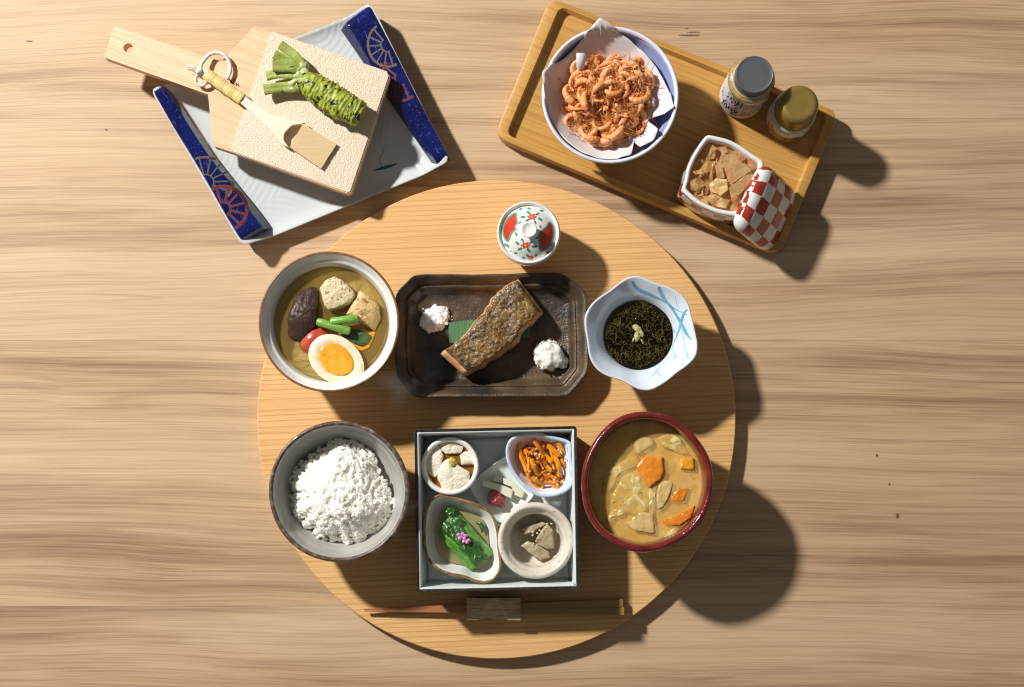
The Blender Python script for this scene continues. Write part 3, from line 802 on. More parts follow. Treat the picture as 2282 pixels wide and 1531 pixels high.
for i in range(950):
    a = rnd.random() * 6.283; rr = math.sqrt(rnd.random()) * rc * .93
    p = Vector((ci.x + rr * math.cos(a), ci.y + rr * math.sin(a), zm + rnd.uniform(.0002, .0012))); hd = rnd.random() * 6.283; P = []; cu = rnd.uniform(-1.1, 1.1)
    for k in range(11):
        P.append(p.copy()); hd += cu * .45 + rnd.uniform(-.35, .35)
        s = rnd.uniform(.0008, .0014); p = p + Vector((math.cos(hd) * s, math.sin(hd) * s, rnd.uniform(-.0003, .0003)))
        if (Vector((p.x, p.y, 0)) - Vector((ci.x, ci.y, 0))).length > rc * .97: break
        p.z = min(max(p.z, zm), zm + .0016)
    if len(P) > 3: parts.append(tube(P, rnd.uniform(.00016, .00030), 4))
mk('seaweed', *join(parts), m_moz, ang=0, label='tangle of fine dark olive seaweed strands in the flower bowl', cat='seaweed', kind='stuff')
mk('wet_surface', *loft([at(circ(ci, rc * .985, 72), zm + .0011), at(circ(ci, rc * .5, 72), zm + .0014), at(circ(ci, rc * .03, 72), zm + .0014)], False, True), liquid('seaweed_juice', (0.90, 0.86, 0.62), 0.04), parent=mzl, ang=0)
m_juiceglint = M('juice_glint', (0.03, 0.022, 0.004), 0.06, coat=0.6)
for i in range(24):  # tiny glossy domes added to catch the lamp as wet sparkles
    a_ = rnd.random() * 6.28; rr = math.sqrt(rnd.random()) * rc * .9; s_ = rnd.uniform(.0003, .0008)
    mk('juice_glint_dome', *blob((ci.x + rr * math.cos(a_), ci.y + rr * math.sin(a_), zm + .0012), (s_, s_, s_ * .7), (0, 0, 0), 2), m_juiceglint, parent=mzl, ang=0)
m_ginger = M('grated_ginger', (0.34, 0.33, 0.13), 0.35, (0.46, 0.44, 0.21), 300, bump=(500, 0.0009), sss=0.2, ssss=0.002)
gp = []
for (x, y, a, b, rot) in ((640, 700, 55, 40, .6), (640, 790, 62, 34, -1.4), (690, 760, 40, 25, 1.2), (700, 850, 34, 12, 1.1), (600, 830, 26, 14, -1.2)):
    g = W(*q([(x, y)])[0], zm + .001); k = K(zm) / 4.94
    gp.append(blob(g, (a * k, b * k, .0018), (0, 0, -rot), 4, .0007, 320, x))
mk('ginger_dab', *join(gp), m_ginger, ang=0, label='pale dab of grated ginger on the dark seaweed', cat='ginger')

# ------------------------------------------------------------------ rice bowl
ZI = ZB + 0.062
c = W(755.2, 1095.5, ZI); r = 157.0 * K(ZI)
o2 = circ(c, r, 140)
rwb = thing('rice_bowl', (c.x, c.y, ZB), 'grey stoneware bowl with speckled brown rim holding white rice', 'bowl')
V, F = vessel(o2, [(0.036, ZB), (0.034, ZB), (0.0335, ZB + .007), (0.031, ZB + .008), (0.015, ZB + .022), (0.005, ZB + .042), (0.001, ZB + .058), (0.0012, ZB + .0610), (0.003, ZB + .0612), (0.0042, ZB + .0590), (0.0065, ZB + .050), (0.0075, ZB + .046), (0.0088, ZB + .0445), (0.0105, ZB + .040), (0.017, ZB + .028), (0.03, ZB + .017), (0.045, ZB + .013)], wob=.0006, wf=28)
mk('bowl_wall', V, F, m_stone, parent=rwb, ang=60)
V, F = vessel(o2, [(0.0024, ZB + .0535), (0.0002, ZB + .0560), (-0.0002, ZB + .0595), (0.0004, ZB + .0616), (0.0016, ZB + .0624), (0.0030, ZB + .0618), (0.0037, ZB + .0608)], wob=.0006, wf=28)
mk('rim', V, F[:-2], m_stonerim, parent=rwb, ang=0)
m_rice = soft('cooked_rice', (0.76, 0.75, 0.69), (0.82, 0.81, 0.76), 0.0045, 0.25)
rp = [(250, 640), (270, 590), (330, 520), (370, 540), (410, 440), (500, 370), (600, 310), (700, 260), (750, 235), (870, 270), (930, 290), (1010, 370), (1070, 440), (1110, 540), (1190, 700), (1225, 790), (1280, 890), (1240, 980), (1130, 1100), (1000, 1150), (960, 1220), (860, 1200), (830, 1260), (770, 1200), (640, 1200), (520, 1170), (500, 1080), (430, 1090), (380, 1010), (280, 980), (290, 900), (320, 850), (285, 790), (330, 740), (270, 700)]
ro = outl(ZP(rp, 4.253, 580, 920), ZB + .042, 100); rcn = cen(ro)
def riceh(f, x, y):
    return ZB + .034 + 0.024 * (1 - f ** 2.2) + 0.0030 * noise.noise(Vector((x * 70, y * 70, 4))) + .0003 * noise.noise(Vector((x * 190, y * 190, 9)))
rings = []
for f in (1.0, .97, .9, .8, .7, .6, .5, .4, .3, .2, .1, .01):
    rings.append([Vector((p.x, p.y, riceh(f, p.x, p.y) - .0006 - (.004 if f > .95 else 0))) for p in scaled(ro, f * .98, rcn)])
core = loft([at(scaled(ro, .72, rcn), ZB + .0165)] + rings)
rnd = random.Random(5); parts = [core]
gv, gf = ico(2)
for i in range(1000):
    j = rnd.randrange(100); f = math.sqrt(rnd.random()); p = rcn + (ro[j].lerp(ro[(j + 1) % 100], rnd.random()) - rcn) * f
    if i > 860: f = rnd.uniform(.96, 1.04); p = rcn + (ro[j] - rcn) * f
    z = riceh(min(f, 1), p.x, p.y) - .0002 + rnd.uniform(-.0003, .0004)
    sl_ = (p - rcn); tilt = R(50) * f * f
    m = Matrix.Rotation(rnd.random() * 6.28, 3, 'Z') @ Matrix.Rotation(rnd.uniform(-.22, .22), 3, 'Y')
    if sl_.length > 1e-6:
        ax = Vector((-sl_.y, sl_.x, 0)).normalized(); m = Matrix.Rotation(tilt, 3, ax) @ m
    L = rnd.uniform(.0027, .0034); w = rnd.uniform(.00125, .0015)
    bend = rnd.uniform(-.0004, .0004)
    parts.append(([m @ Vector((v.x * L, v.y * w + bend * v.x * v.x, v.z * w)) + Vector((p.x, p.y, z)) for v in gv], gf))
mk('rice', *join(parts), m_rice, ang=0, label='heaped steamed white rice in the grey bowl', cat='rice', kind='stuff')

# ------------------------------------------------------------------ red soup bowl
ZS = ZB + 0.070
c = W(1441.7, 1074.6, ZS); kx, ky = 147.4 * K(ZS), 158 * K(ZS)
o2 = []
for i in range(140):
    a = 2 * math.pi * i / 140; f = 1 + .014 * math.cos(3 * a + .6) + .010 * math.sin(2 * a + .4) + .004 * math.sin(7 * a)
    o2.append(Vector((c.x + kx * f * math.cos(a), c.y + ky * f * math.sin(a), 0)))
sw = mk('soup_bowl', *vessel(o2, [(0.036, ZB), (0.034, ZB), (0.033, ZB + .006), (0.028, ZB + .008), (0.012, ZB + .022), (0.003, ZB + .044), (0.0002, ZB + .060), (0.0, ZB + .066), (0.0012, ZB + .0692), (0.0030, ZB + .0702), (0.0048, ZB + .0692), (0.0062, ZB + .0665), (0.0068, ZB + .060), (0.0078, ZB + .050), (0.012, ZB + .034), (0.024, ZB + .016), (0.042, ZB + .011)], wob=.0009, wf=34, seed=3),
        m_red, ang=0, origin=(c.x, c.y, ZB), label='dark red glazed bowl of miso soup with carrots', cat='bowl')
zs = ZB + .0525
t = NT('miso_soup'); cc = t.coord()
n1 = t.noise(cc, 42, 5, 0.6, 0.8); n2 = t.noise(cc, 160, 4, 0.6)
b0 = t.mix(t.ramp(n1, [(0.35, 0.0), (0.65, 1.0)]), (0.68, 0.43, 0.11), (0.84, 0.62, 0.25))
b0 = t.mix(t.ramp(n2, [(0.5, 0.0), (0.75, 0.5)]), b0, (0.50, 0.40, 0.13))
t.color(b0); t.rough(0.12); t.b.inputs['Subsurface Weight'].default_value = 0.2; t.b.inputs['Subsurface Radius'].default_value = (1, .6, .2); t.b.inputs['Subsurface Scale'].default_value = 0.004
t.normal(t.bump(t.noise(cc, 120, 2), 0.0004, 1.0))
tr_ = t.add('ShaderNodeBsdfTransparent'); tr_.inputs[0].default_value = (1, .92, .72, 1)
mx_ = t.add('ShaderNodeMixShader'); t.link(t.ramp(t.noise(cc, 55, 4, .6), [(.35, .26), (.65, .60)]), mx_.inputs[0])
t.link(tr_.outputs[0], mx_.inputs[1]); t.link(t.b.outputs[0], mx_.inputs[2]); t.link(mx_.outputs[0], t.out.inputs[0]); m_miso = t.m
m_soupglint = M('soup_glint', (0.62, 0.38, 0.07), 0.05, coat=0.6)
soup = mk('miso_soup', *loft([at(offset(o2, .0068), zs), at(offset(o2, .010), zs - .0002), at(offset(o2, .03), zs), at(offset(o2, .05), zs)], False, True), m_miso, ang=0, label='cloudy golden miso soup in the red bowl', cat='soup')
m_misod = M('cloudy_miso', (0.72, 0.47, 0.13), 0.5, (0.86, 0.65, 0.28), 60, .35, .65)
mk('soup_depth', *loft([at(offset(o2, .0078), zs - .0035), at(offset(o2, .03), zs - .0035), at(offset(o2, .05), zs - .0035)], False, True), m_misod, parent=soup, ang=0)
q = lambda pts: ZP(pts, 2.944, 1280, 900)
m_carrot = M('boiled_carrot', (0.72, 0.20, 0.012), 0.22, (0.76, 0.28, 0.03), 120, sss=0.25, sssr=(1, .4, .1), ssss=0.002, coat=0.35, bump=(260, 0.0005))
m_carrotm = M('carrot_under_soup', (0.66, 0.29, 0.055), 0.18, (0.62, 0.32, 0.08), 70, coat=0.4, bump=(100, 0.0004))
m_daikon = M('simmered_radish', (0.60, 0.41, 0.15), 0.12, (0.70, 0.52, 0.23), 100, coat=0.5, bump=(120, 0.0005))
for nm, po_, mt, dz, lab, cat, sm in [
    ('carrot_piece', [(405, 412), (450, 350), (580, 345), (586, 445), (568, 490), (492, 552), (440, 475)], m_carrot, .0020, 'bright wedge of carrot in the middle of the miso soup', 'carrot', False),
    ('pumpkin_cube', [(692, 350), (785, 356), (784, 436), (695, 428)], m_pump, .0012, 'square yellow orange pumpkin cube near the soup bowl wall', 'pumpkin', False),
    ('carrot_piece', [(628, 612), (688, 545), (748, 552), (722, 640), (634, 642)], m_carrot, .0001, 'pale carrot piece half sunk below the pumpkin cube', 'carrot', False),
    ('carrot_piece', [(575, 765), (680, 730), (792, 665), (772, 742), (690, 800), (600, 796)], m_carrot, .0008, 'long carrot slice at the lower edge of the soup', 'carrot', False),
    ('radish_slice', [(330, 785), (440, 702), (515, 720), (532, 852), (400, 835)], m_daikon, .0004, 'fan shaped translucent radish slice lowest in the soup', 'radish', False),
    ('radish_slice', [(540, 605), (572, 510), (645, 520), (606, 640), (552, 692)], m_daikon, .0008, 'upright translucent radish sliver beside the carrot wedge', 'radish', True),
    ('radish_slice', [(390, 262), (430, 215), (500, 225), (520, 262), (470, 300), (410, 330)], m_daikon, .0002, 'pale radish slice nearest the top of the soup', 'radish', True)]:
    mk(nm, *chunk(q(po_), zs - .012, zs + dz, .0014, .0004, 260, 70, sm, 1.05, .0003, len(lab), tilt=(.04, -.03)), mt, label=lab, cat=cat)
m_cab = M('boiled_cabbage', (0.66, 0.48, 0.15), 0.12, (0.78, 0.66, 0.32), 90, bump=[(150, 0.0006, 3)], coat=0.5)
for i, (po_, lab) in enumerate([([(205, 530), (225, 450), (290, 400), (390, 372), (402, 405), (320, 440), (270, 490), (240, 555)], 'curled cabbage strip at the left of the miso soup'), ([(262, 610), (290, 560), (350, 480), (440, 500), (492, 570), (470, 650), (420, 705), (330, 690), (270, 660)], 'wide pale cabbage leaf folded in the miso soup'),
    ([(492, 560), (530, 540), (530, 620), (522, 700), (500, 705)], 'thin cabbage strip beside the upright radish sliver'), ([(225, 760), (260, 700), (330, 680), (350, 705), (280, 740), (250, 770)], 'small cabbage scrap by the lower soup bowl wall'), ([(570, 870), (610, 835), (665, 815), (680, 840), (620, 875)], 'small cabbage scrap under the long carrot slice'),
    ([(350, 480), (410, 465), (445, 520), (430, 545), (380, 520)], 'pinkish onion scrap at the foot of the carrot wedge'), ([(560, 230), (640, 205), (700, 260), (720, 320), (640, 300), (580, 270)], 'sunken yellow cabbage leaf near the top of the soup')]):
    mk('cabbage_leaf', *chunk([(p_[0] + (p_[0] - 1425) * .0, p_[1]) for p_ in [tuple(Vector((*w_, 0)).lerp(cen([Vector((*z_, 0)) for z_ in q(po_)]), -.22)[:2]) for w_ in q(po_)]], zs - .006, zs - .0007, .0016, .0012, 150, 80, True, 1.0, .0008, i + 31), m_cab, ang=0, label=lab, cat='cabbage')
for i in range(26):  # small glossy domes, added so the soup surface shows highlights
    a_ = rnd.random() * 6.28; rr = math.sqrt(rnd.random()) * .046; s_ = rnd.uniform(.0004, .0011)
    mk('soup_glint_dome', *blob((c.x + rr * math.cos(a_), c.y + rr * math.sin(a_), zs - .0001), (s_, s_, s_ * .45), (0, 0, 0), 2), m_soupglint, parent=soup, ang=0)

# ------------------------------------------------------------------ square box with five small dishes
ZX = ZB + 0.048
q = lambda pts: ZP(pts, 3.733, 900, 930)
bo = [Vector((v.x, v.y, 0)) for v in WP(q([(85, 100), (1440, 70), (1462, 1430), (105, 1458)]), ZX)]
bo = ccw(bo); bcn = cen(bo)
def rrect(p, r, n=8):
    o = []; N = len(p)
    for i in range(N):
        a, b, d = p[i - 1], p[i], p[(i + 1) % N]
        e0 = b + (a - b).normalized() * r; e1 = b + (d - b).normalized() * r
        for k in range(n + 1):
            t = k / n; o.append(e0 * (1 - t) ** 2 + b * 2 * t * (1 - t) + e1 * t * t)
    return o
b0_ = resample(rrect(bo, .0022), 160)
bx = thing('square_box', (bcn.x, bcn.y, ZB), 'square black rimmed ceramic box with pale grey inside holding five small dishes', 'box')
mk('outer_wall', *loft([at(offset(b0_, .006), ZB), at(offset(b0_, .004), ZB + .002), at(offset(b0_, .0002), ZB + .0480), at(offset(b0_, .0006), ZB + .0476), at(offset(b0_, .0018), ZB + .0480), at(offset(b0_, .0030), ZB + .0474), at(offset(b0_, .0032), ZB + .0466)], False, False), m_black, parent=bx, ang=0)
ZF = ZB + .0055
mk('lining', *loft([at(offset(b0_, .0026), ZB + .0475), at(offset(b0_, .0034), ZB + .0477), at(offset(b0_, .0042), ZB + .0465), at(offset(b0_, .0062), ZB + .012), at(offset(b0_, .0078), ZB + .0068), at(offset(b0_, .0085), ZF + .0060), at(scaled(b0_, .80), ZF), at(scaled(b0_, .4), ZF)], False, True), m_celadon, parent=bx, ang=0)

# tofu cup
zt = ZF + .034
c = W(1002.8, 1038.6, zt); r = 64.9 * K(zt)
o2 = circ(c, r, 96)
tc = mk('tofu_cup', *vessel(o2, [(0.010, ZF), (0.008, ZF), (0.006, ZF + .003), (0.001, ZF + .016), (0.0, ZF + .0315), (0.0006, ZF + .0336), (0.0020, ZF + .0340), (0.0036, ZF + .0330), (0.0044, ZF + .0300), (0.0055, ZF + .015), (0.012, ZF + .006), (0.02, ZF + .005)]), m_white, ang=0, origin=(c.x, c.y, ZF),
        label='round white cup of tofu in soy broth in the box corner', cat='cup')
m_soy = liquid('soy_broth', (0.90, 0.55, 0.14), body=(0.48, 0.19, 0.02), fac=0.45)
mk('soy_broth', *loft([at(offset(o2, .0047), ZF + .0262), at(offset(o2, .012), ZF + .0258), at(offset(o2, .02), ZF + .0258)], False, True), m_soy, ang=0, label='clear brown soy broth around the tofu', cat='broth')
q = lambda pts: ZP(pts, 10.936, 940, 970)
m_tofu = M('fresh_tofu', (0.78, 0.70, 0.54), 0.42, (0.82, 0.76, 0.63), 180, bump=[(260, 0.0014, 4)], coat=0.1)
for i, (po_, z1, lab) in enumerate([([(160, 640), (300, 430), (390, 375), (475, 355), (560, 560), (490, 880), (400, 970), (230, 850)], .0285, 'shaded tofu piece at the left of the tofu cup'), ([(480, 280), (700, 268), (820, 320), (940, 390), (880, 520), (600, 530), (490, 430)], .0280, 'tofu piece at the back of the tofu cup'),
    ([(850, 560), (960, 480), (1170, 460), (1205, 740), (1080, 720), (900, 735)], .0290, 'bright square tofu piece at the right of the tofu cup'), ([(490, 750), (590, 640), (700, 590), (850, 740), (1050, 870), (1050, 1050), (880, 1180), (640, 1290), (540, 1180), (440, 1000)], .0305, 'largest tofu piece in front under the yellow dab')]):
    mk('tofu_piece', *chunk([(x * 1.0, y * 1.0) for x, y in q([((x - 690) * 1.30 + 700, (y - 770) * 1.30 + 770) for x, y in po_])], ZF + .008, ZF + z1 + .001, .0016, .0007, 200, 80, False, 1.0, .0008, i + 3), m_tofu, label=lab, cat='tofu')
mk('wasabi_dab', *blob(W(*q([(742, 640)])[0], ZF + .0328), (.0029, .0042, .0022), (0, 0, .2), 4, .0008, 300, 2), M('wasabi_paste', (0.50, 0.42, 0.06), 0.45, (0.58, 0.52, 0.12), 300, bump=(600, 0.0006)), ang=0, label='small yellow green dab on top of the tofu', cat='wasabi')

# pickle dish
q = lambda pts: ZP(pts, 3.733, 900, 930)
zp = ZF + .0095
po = outl(q([(850, 312), (960, 400), (1088, 640), (1070, 670), (960, 790), (830, 890), (790, 895), (720, 830), (610, 690), (548, 590), (560, 560), (640, 470), (740, 390)]), zp, 96, False)
pd = mk('pickle_dish', *vessel(po, [(0.010, ZF), (0.009, ZF), (0.004, ZF + .003), (0.0, ZF + .0085), (0.0003, ZF + .0094), (0.0012, ZF + .0094), (0.003, ZF + .0072), (0.008, ZF + .0045), (0.016, ZF + .004), (0.024, ZF + .004)]), m_palegreen, ang=40, label='small pale green angular dish holding sliced pickles', cat='dish')
q = lambda pts: ZP(pts, 15.21, 1040, 1050)
m_pick = M('pickled_radish', (0.72, 0.70, 0.58), 0.25, (0.66, 0.66, 0.46), 90, bump=(160, 0.0005), coat=0.3)
for i, (po_, z0, z1, lab) in enumerate([([(950, 170), (1230, 240), (1200, 420), (850, 335)], .0045, .0085, 'pale pickle slice furthest back in the pickle dish'), ([(1230, 230), (1400, 250), (1700, 480), (1960, 700), (1900, 930), (1600, 800), (1500, 480), (1220, 420)], .0045, .0105, 'pale pickle slice under the edge of the carrot dish'),
    ([(540, 320), (800, 345), (1050, 430), (1350, 520), (1570, 640), (1530, 950), (1300, 830), (1000, 640), (720, 570), (500, 480)], .0045, .0125, 'long pale pickle slice behind the red pickle')]):
    mk('pickle_slice', *chunk(q(po_), ZF + z0, ZF + z1, .0008, .0002, 200, 70, False, 1.0, 0, i), m_pick, label=lab, cat='pickle')
m_shiba = M('red_pickle', (0.30, 0.028, 0.035), 0.25, (0.42, 0.07, 0.075), 130, bump=[(170, 0.0025, 4)], coat=0.35)
mk('red_pickle', *chunk(q([(690, 800), (850, 640), (1050, 690), (1310, 880), (1230, 1050), (1300, 1235), (1130, 1240), (780, 1140), (680, 1000)]), ZF + .0045, ZF + .0125, .0025, .0012, 230, 90, True, .9, .003, 2), m_shiba, ang=0, label='chopped dark red pickle in the pickle dish', cat='pickle')

# carrot dish
q = lambda pts: ZP(pts, 10.206, 1120, 960)
zc = ZF + .036
co = outl(q([(620, 35), (850, 45), (1100, 110), (1380, 175), (1530, 245), (1562, 350), (1566, 600), (1590, 850), (1600, 1100), (1560, 1280), (1400, 1420), (1150, 1500), (900, 1510), (720, 1450), (500, 1300), (300, 1080), (180, 900), (100, 700), (70, 500), (85, 350), (160, 200), (300, 100), (450, 55)]), zc, 110)
m_leafdish = M('white_blue_edge_glaze', (0.74, 0.76, 0.79), 0.12, (0.78, 0.80, 0.83), 60, coat=0.4)
cd_ = thing('carrot_dish', (cen(co).x, cen(co).y, ZF), 'leaf shaped white dish with pale blue edge holding shredded carrot', 'dish')
V, F = vessel(co, [(0.013, ZF + .010), (0.012, ZF + .010), (0.008, ZF + .014), (0.0015, ZF + .028), (0.0, ZF + .034), (0.0004, ZF + .0357), (0.0014, ZF + .036), (0.0028, ZF + .0348), (0.0052, ZF + .030), (0.009, ZF + .022), (0.014, ZF + .018), (0.022, ZF + .0175)])
mk('dish_wall', V, F, m_leafdish, parent=cd_, ang=0)
mk('foot', *vessel(circ(cen(co), .013, 40), [(0.002, ZF), (0.0, ZF), (0.0, ZF + .0112), (0.003, ZF + .0112)]), m_leafdish, parent=cd_)
cb = bvh(V, F)
m_edgeblue = M('pale_blue_edge_paint', (0.42, 0.58, 0.78), 0.15, (0.62, 0.72, 0.84), 160, coat=0.4)
mk('blue_edge', *loft([at(offset(co, .0003), ZF + .0343), at(offset(co, -.0001), ZF + .0352), at(offset(co, .0004), ZF + .0362), at(offset(co, .0015), ZF + .0364), at(offset(co, .0027), ZF + .0356)], False, False), m_edgeblue, parent=cd_, ang=0)
for pth, w in (([(1180, 190), (1300, 215), (1400, 265)], [3, 7, 3]), ([(1460, 345), (1480, 430), (1495, 520)], [2, 4, 2]), ([(1400, 300), (1420, 400)], [3, 5])):
    V, F = ribbon(q(pth), w, cb, .00015, 12)
    if V: mk('brush_stroke', V, F, m_strokepale, parent=cd_, ang=0)
m_kin = M('soy_glazed_carrot', (0.68, 0.20, 0.008), 0.22, (0.76, 0.32, 0.02), 130, bump=(260, 0.0004), coat=0.35)
m_kind = M('dark_glazed_carrot', (0.50, 0.10, 0.005), 0.22, (0.62, 0.17, 0.01), 130, bump=(260, 0.0004), coat=0.35)
def strip(P, w, tw=0.0):
    P = catmull(P, 12, False)
    V, F = tube(P, [w * .8] + [w] * 10 + [w * .8], 4, .8, lambda i, a: 1.0 + .1 * math.sin(i * 1.7 + a))
    return V, F
lab = 'shredded orange carrot strip among the many glazed strips in the leaf shaped dish'
grp = 'shredded carrot strips in the dish'
rnd = random.Random(21)
zk = ZF + .0185
strips = []
for i in range(34):
    x, y = rnd.uniform(480, 1330), rnd.uniform(250, 1200)
    if (x - 900) ** 2 / 520 ** 2 + (y - 730) ** 2 / 560 ** 2 > .92 or x + (1400 - y) * .45 < 720: continue
    a = rnd.uniform(-.5, .5) + (1.15 if rnd.random() < .72 else .2); L = rnd.uniform(150, 280); z = zk + rnd.uniform(.001, .0075)
    dx, dy = math.cos(a) * L, math.sin(a) * L; bn = rnd.uniform(-40, 40)
    strips.append(([(x - dx, y - dy, z), (x - dy * bn / L, y + dx * bn / L, z + .0016), (x + dx, y + dy, z - .0006)], rnd.uniform(24, 34), i % 3 == 0))
for pth, w in [([(375, 200), (390, 480), (480, 720), (560, 940)], 40), ([(690, 190), (830, 380), (970, 560), (1120, 720)], 38), ([(1030, 300), (1150, 430), (1300, 560)], 40), ([(600, 560), (600, 760), (590, 950), (590, 1090)], 32), ([(650, 640), (720, 820), (800, 1000)], 40), ([(1180, 560), (1270, 780), (1290, 1040)], 42),
               ([(930, 560), (920, 660), (1000, 800), (1110, 920)], 36), ([(660, 1060), (780, 1150), (900, 1200)], 40), ([(930, 1190), (1100, 1180), (1260, 1150)], 36), ([(1200, 1120), (1350, 1200)], 34), ([(1130, 1240), (1280, 1280)], 40), ([(740, 560), (830, 650), (930, 720)], 30), ([(1250, 330), (1370, 450), (1400, 560)], 34),
               ([(560, 640), (580, 560), (650, 470), (760, 410)], 26), ([(510, 430), (570, 520)], 40), ([(1140, 560), (1130, 700), (1180, 880)], 26), ([(1330, 640), (1400, 760), (1440, 870)], 26), ([(820, 1020), (900, 960), (1010, 890)], 14), ([(1000, 1010), (1110, 1040), (1220, 1090)], 30), ([(880, 1100), (900, 1220), (910, 1300)], 34), ([(1100, 260), (1250, 280), (1340, 380), (1390, 500)], 28)]:
    pts = [(x, y, zk + .0105 + .003 * math.sin(2.2 * k / max(1, len(pth) - 1) + x * .01)) for k, (x, y) in enumerate(pth)]
    if len(pts) == 2: pts = [pts[0], tuple((a + b) / 2 for a, b in zip(*pts)), pts[1]]
    strips.append((pts, w, False))
for pts, w, dk in strips:
    P = [W(x / 10.206 + 1120, y / 10.206 + 960, z) for x, y, z in pts]
    mk('carrot_strip', *strip(P, w / 10.206 * K(zk) * 1.25), m_kind if dk else m_kin, ang=50, label=lab, cat='carrot', group=grp)
m_ses = M('sesame_seed', (0.78, 0.60, 0.32), 0.35, (0.70, 0.46, 0.18), 900, coat=0.2)
sv, sf = None, None
for i, (x, y) in enumerate([(770, 410), (845, 545), (765, 515), (735, 545), (920, 850), (1160, 845), (770, 1075), (1275, 430), (1050, 980), (625, 915), (1085, 1155), (800, 625), (670, 520), (1430, 640), (1180, 1120)]):
    p = W(x / 10.206 + 1120, y / 10.206 + 960, zk + .0155)
    if i == 0:
        s0 = mk('sesame_seed', *blob(p, (.0012, .0008, .0006), (0.2, .1, .5), 2), m_ses, ang=0, label='tiny toasted sesame seed on the shredded carrot', cat='sesame seed', group='sesame seeds on the carrot')
    else:
        o = s0.copy(); COL.objects.link(o); o.location = p; o.rotation_euler = (rnd.uniform(-.4, .4), rnd.uniform(-.4, .4), rnd.random() * 3)

# greens dish
q = lambda pts: ZP(pts, 3.733, 900, 930)
zg = ZF + .031
go = outl(q([(262, 652), (330, 640), (500, 682), (640, 728), (735, 800), (785, 920), (800, 1080), (815, 1240), (770, 1330), (690, 1380), (600, 1374), (500, 1335), (380, 1312), (280, 1272), (200, 1190), (166, 1080), (160, 900), (180, 770), (215, 690)]), zg, 110)
gd = thing('greens_dish', (cen(go).x, cen(go).y, ZF), 'white diamond shaped dish with brown edge holding boiled greens', 'dish')
mk('dish_wall', *vessel(go, [(0.016, ZF), (0.014, ZF), (0.012, ZF + .004), (0.004, ZF + .018), (0.0002, ZF + .028), (0.0, ZF + .030), (0.0008, ZF + .031), (0.0022, ZF + .0304), (0.0045, ZF + .026), (0.008, ZF + .017), (0.013, ZF + .010), (0.022, ZF + .008), (0.03, ZF + .008)]), m_bowlwhite, parent=gd, ang=0)
m_goldrim = M('golden_brown_rim', (0.20, 0.10, 0.035), 0.28, (0.42, 0.25, 0.11), 240, metal=0.2)
mk('brown_edge', *loft([at(offset(go, .0006), ZF + .0285), at(offset(go, -.0001), ZF + .0300), at(offset(go, .0004), ZF + .0311), at(offset(go, .0016), ZF + .0312), at(offset(go, .0024), ZF + .0305)], False, False), m_goldrim, parent=gd, ang=0)
m_dashi = liquid('pale_dashi', (0.97, 0.92, 0.62), body=(0.66, 0.58, 0.26), fac=0.4)
mk('dashi', *loft([at(scaled(go, .70), ZF + .0150), at(scaled(go, .4), ZF + .0149), at(scaled(go, .05), ZF + .0149)], False, True), m_dashi, ang=0, label='pale yellow broth around the boiled greens', cat='broth')
m_stem = M('green_stem', (0.07, 0.24, 0.022), 0.22, (0.15, 0.38, 0.05), 1, 0.35, 0.65, stretch=(220, 220, 220), bump=(420, 0.0004), coat=0.4)
m_gleaf = M('dark_green_leaf', (0.016, 0.085, 0.010), 0.22, (0.04, 0.15, 0.02), 160, bump=[(260, 0.0018, 4)], coat=0.4)
gr = thing('boiled_greens', W(*q([(520, 1010)])[0], ZF + .012), 'bundle of boiled green leafy stems topped with pink florets', 'greens')
rnd = random.Random(3)
for i in range(13):
    f = i / 12
    a = q([(300 + 115 * f, 950 - 180 * f)])[0]; b = q([(575 + 150 * f, 1255 - 115 * f)])[0]
    zz = ZF + .019 + .005 * math.sin(math.pi * f) + rnd.uniform(-.001, .001)
    pa, pb = W(*a, zz - .003), W(*b, zz - .001)
    dark = 3 <= i <= 8
    P = []
    for k in range(9):
        t_ = k / 8; p = pa.lerp(pb, t_) + Vector((rnd.uniform(-1, 1), rnd.uniform(-1, 1), 0)) * .0006; p.z += .004 * math.sin(math.pi * t_); P.append(p)
    w = rnd.uniform(.0024, .0034) * (1.1 if dark else 1)
    mk('leaf_blade' if dark else 'stem', *tube(catmull(P, 30, False), w, 12, .75, (lambda i_, a_: 1 + .28 * noise.noise(Vector((i_ * .35, math.cos(a_) * 1.5, f * 20)))) if dark else (lambda i_, a_: 1 + .10 * math.cos(a_ * 4) + .05 * noise.noise(Vector((i_ * .2, a_, f * 9))))), m_gleaf if dark else m_stem, parent=gr, ang=0)
for i, (x, y, a_, b_, rt) in enumerate([(400, 800, 60, 42, .6), (370, 930, 70, 50, .8), (520, 1080, 70, 44, .9), (620, 1160, 70, 50, .7), (450, 880, 60, 46, .8), (600, 1080, 60, 40, .9)]):
    p = W(*q([(x, y)])[0], ZF + .0245 - (0.004 if i == 0 else 0)); k = K(ZF) / 3.733
    mk('leaf_blade', *blob(p, (a_ * k, b_ * k, .0030), (0, 0, -rt), 4, .0016, 260, i), m_gleaf, parent=gr, ang=0)
sp = [W(*v, ZF + .0185) for v in q([(600, 875), (640, 890), (655, 930), (650, 960)])]
mk('leaf_sprig', *tube(catmull(sp, 14, False), [.0006 + .0016 * math.sin(i / 13 * 3.1) for i in range(14)], 8, .3), m_gleaf, parent=gr, ang=0)
m_pink = M('pink_blossom', (0.62, 0.20, 0.48), 0.5, (0.75, 0.38, 0.62), 900, bump=(900, 0.0004))
fl_ = thing('pink_floret', W(*q([(492, 1000)])[0], ZF + .0285), 'tiny cluster of pink blossom buds on the boiled greens', 'flower')
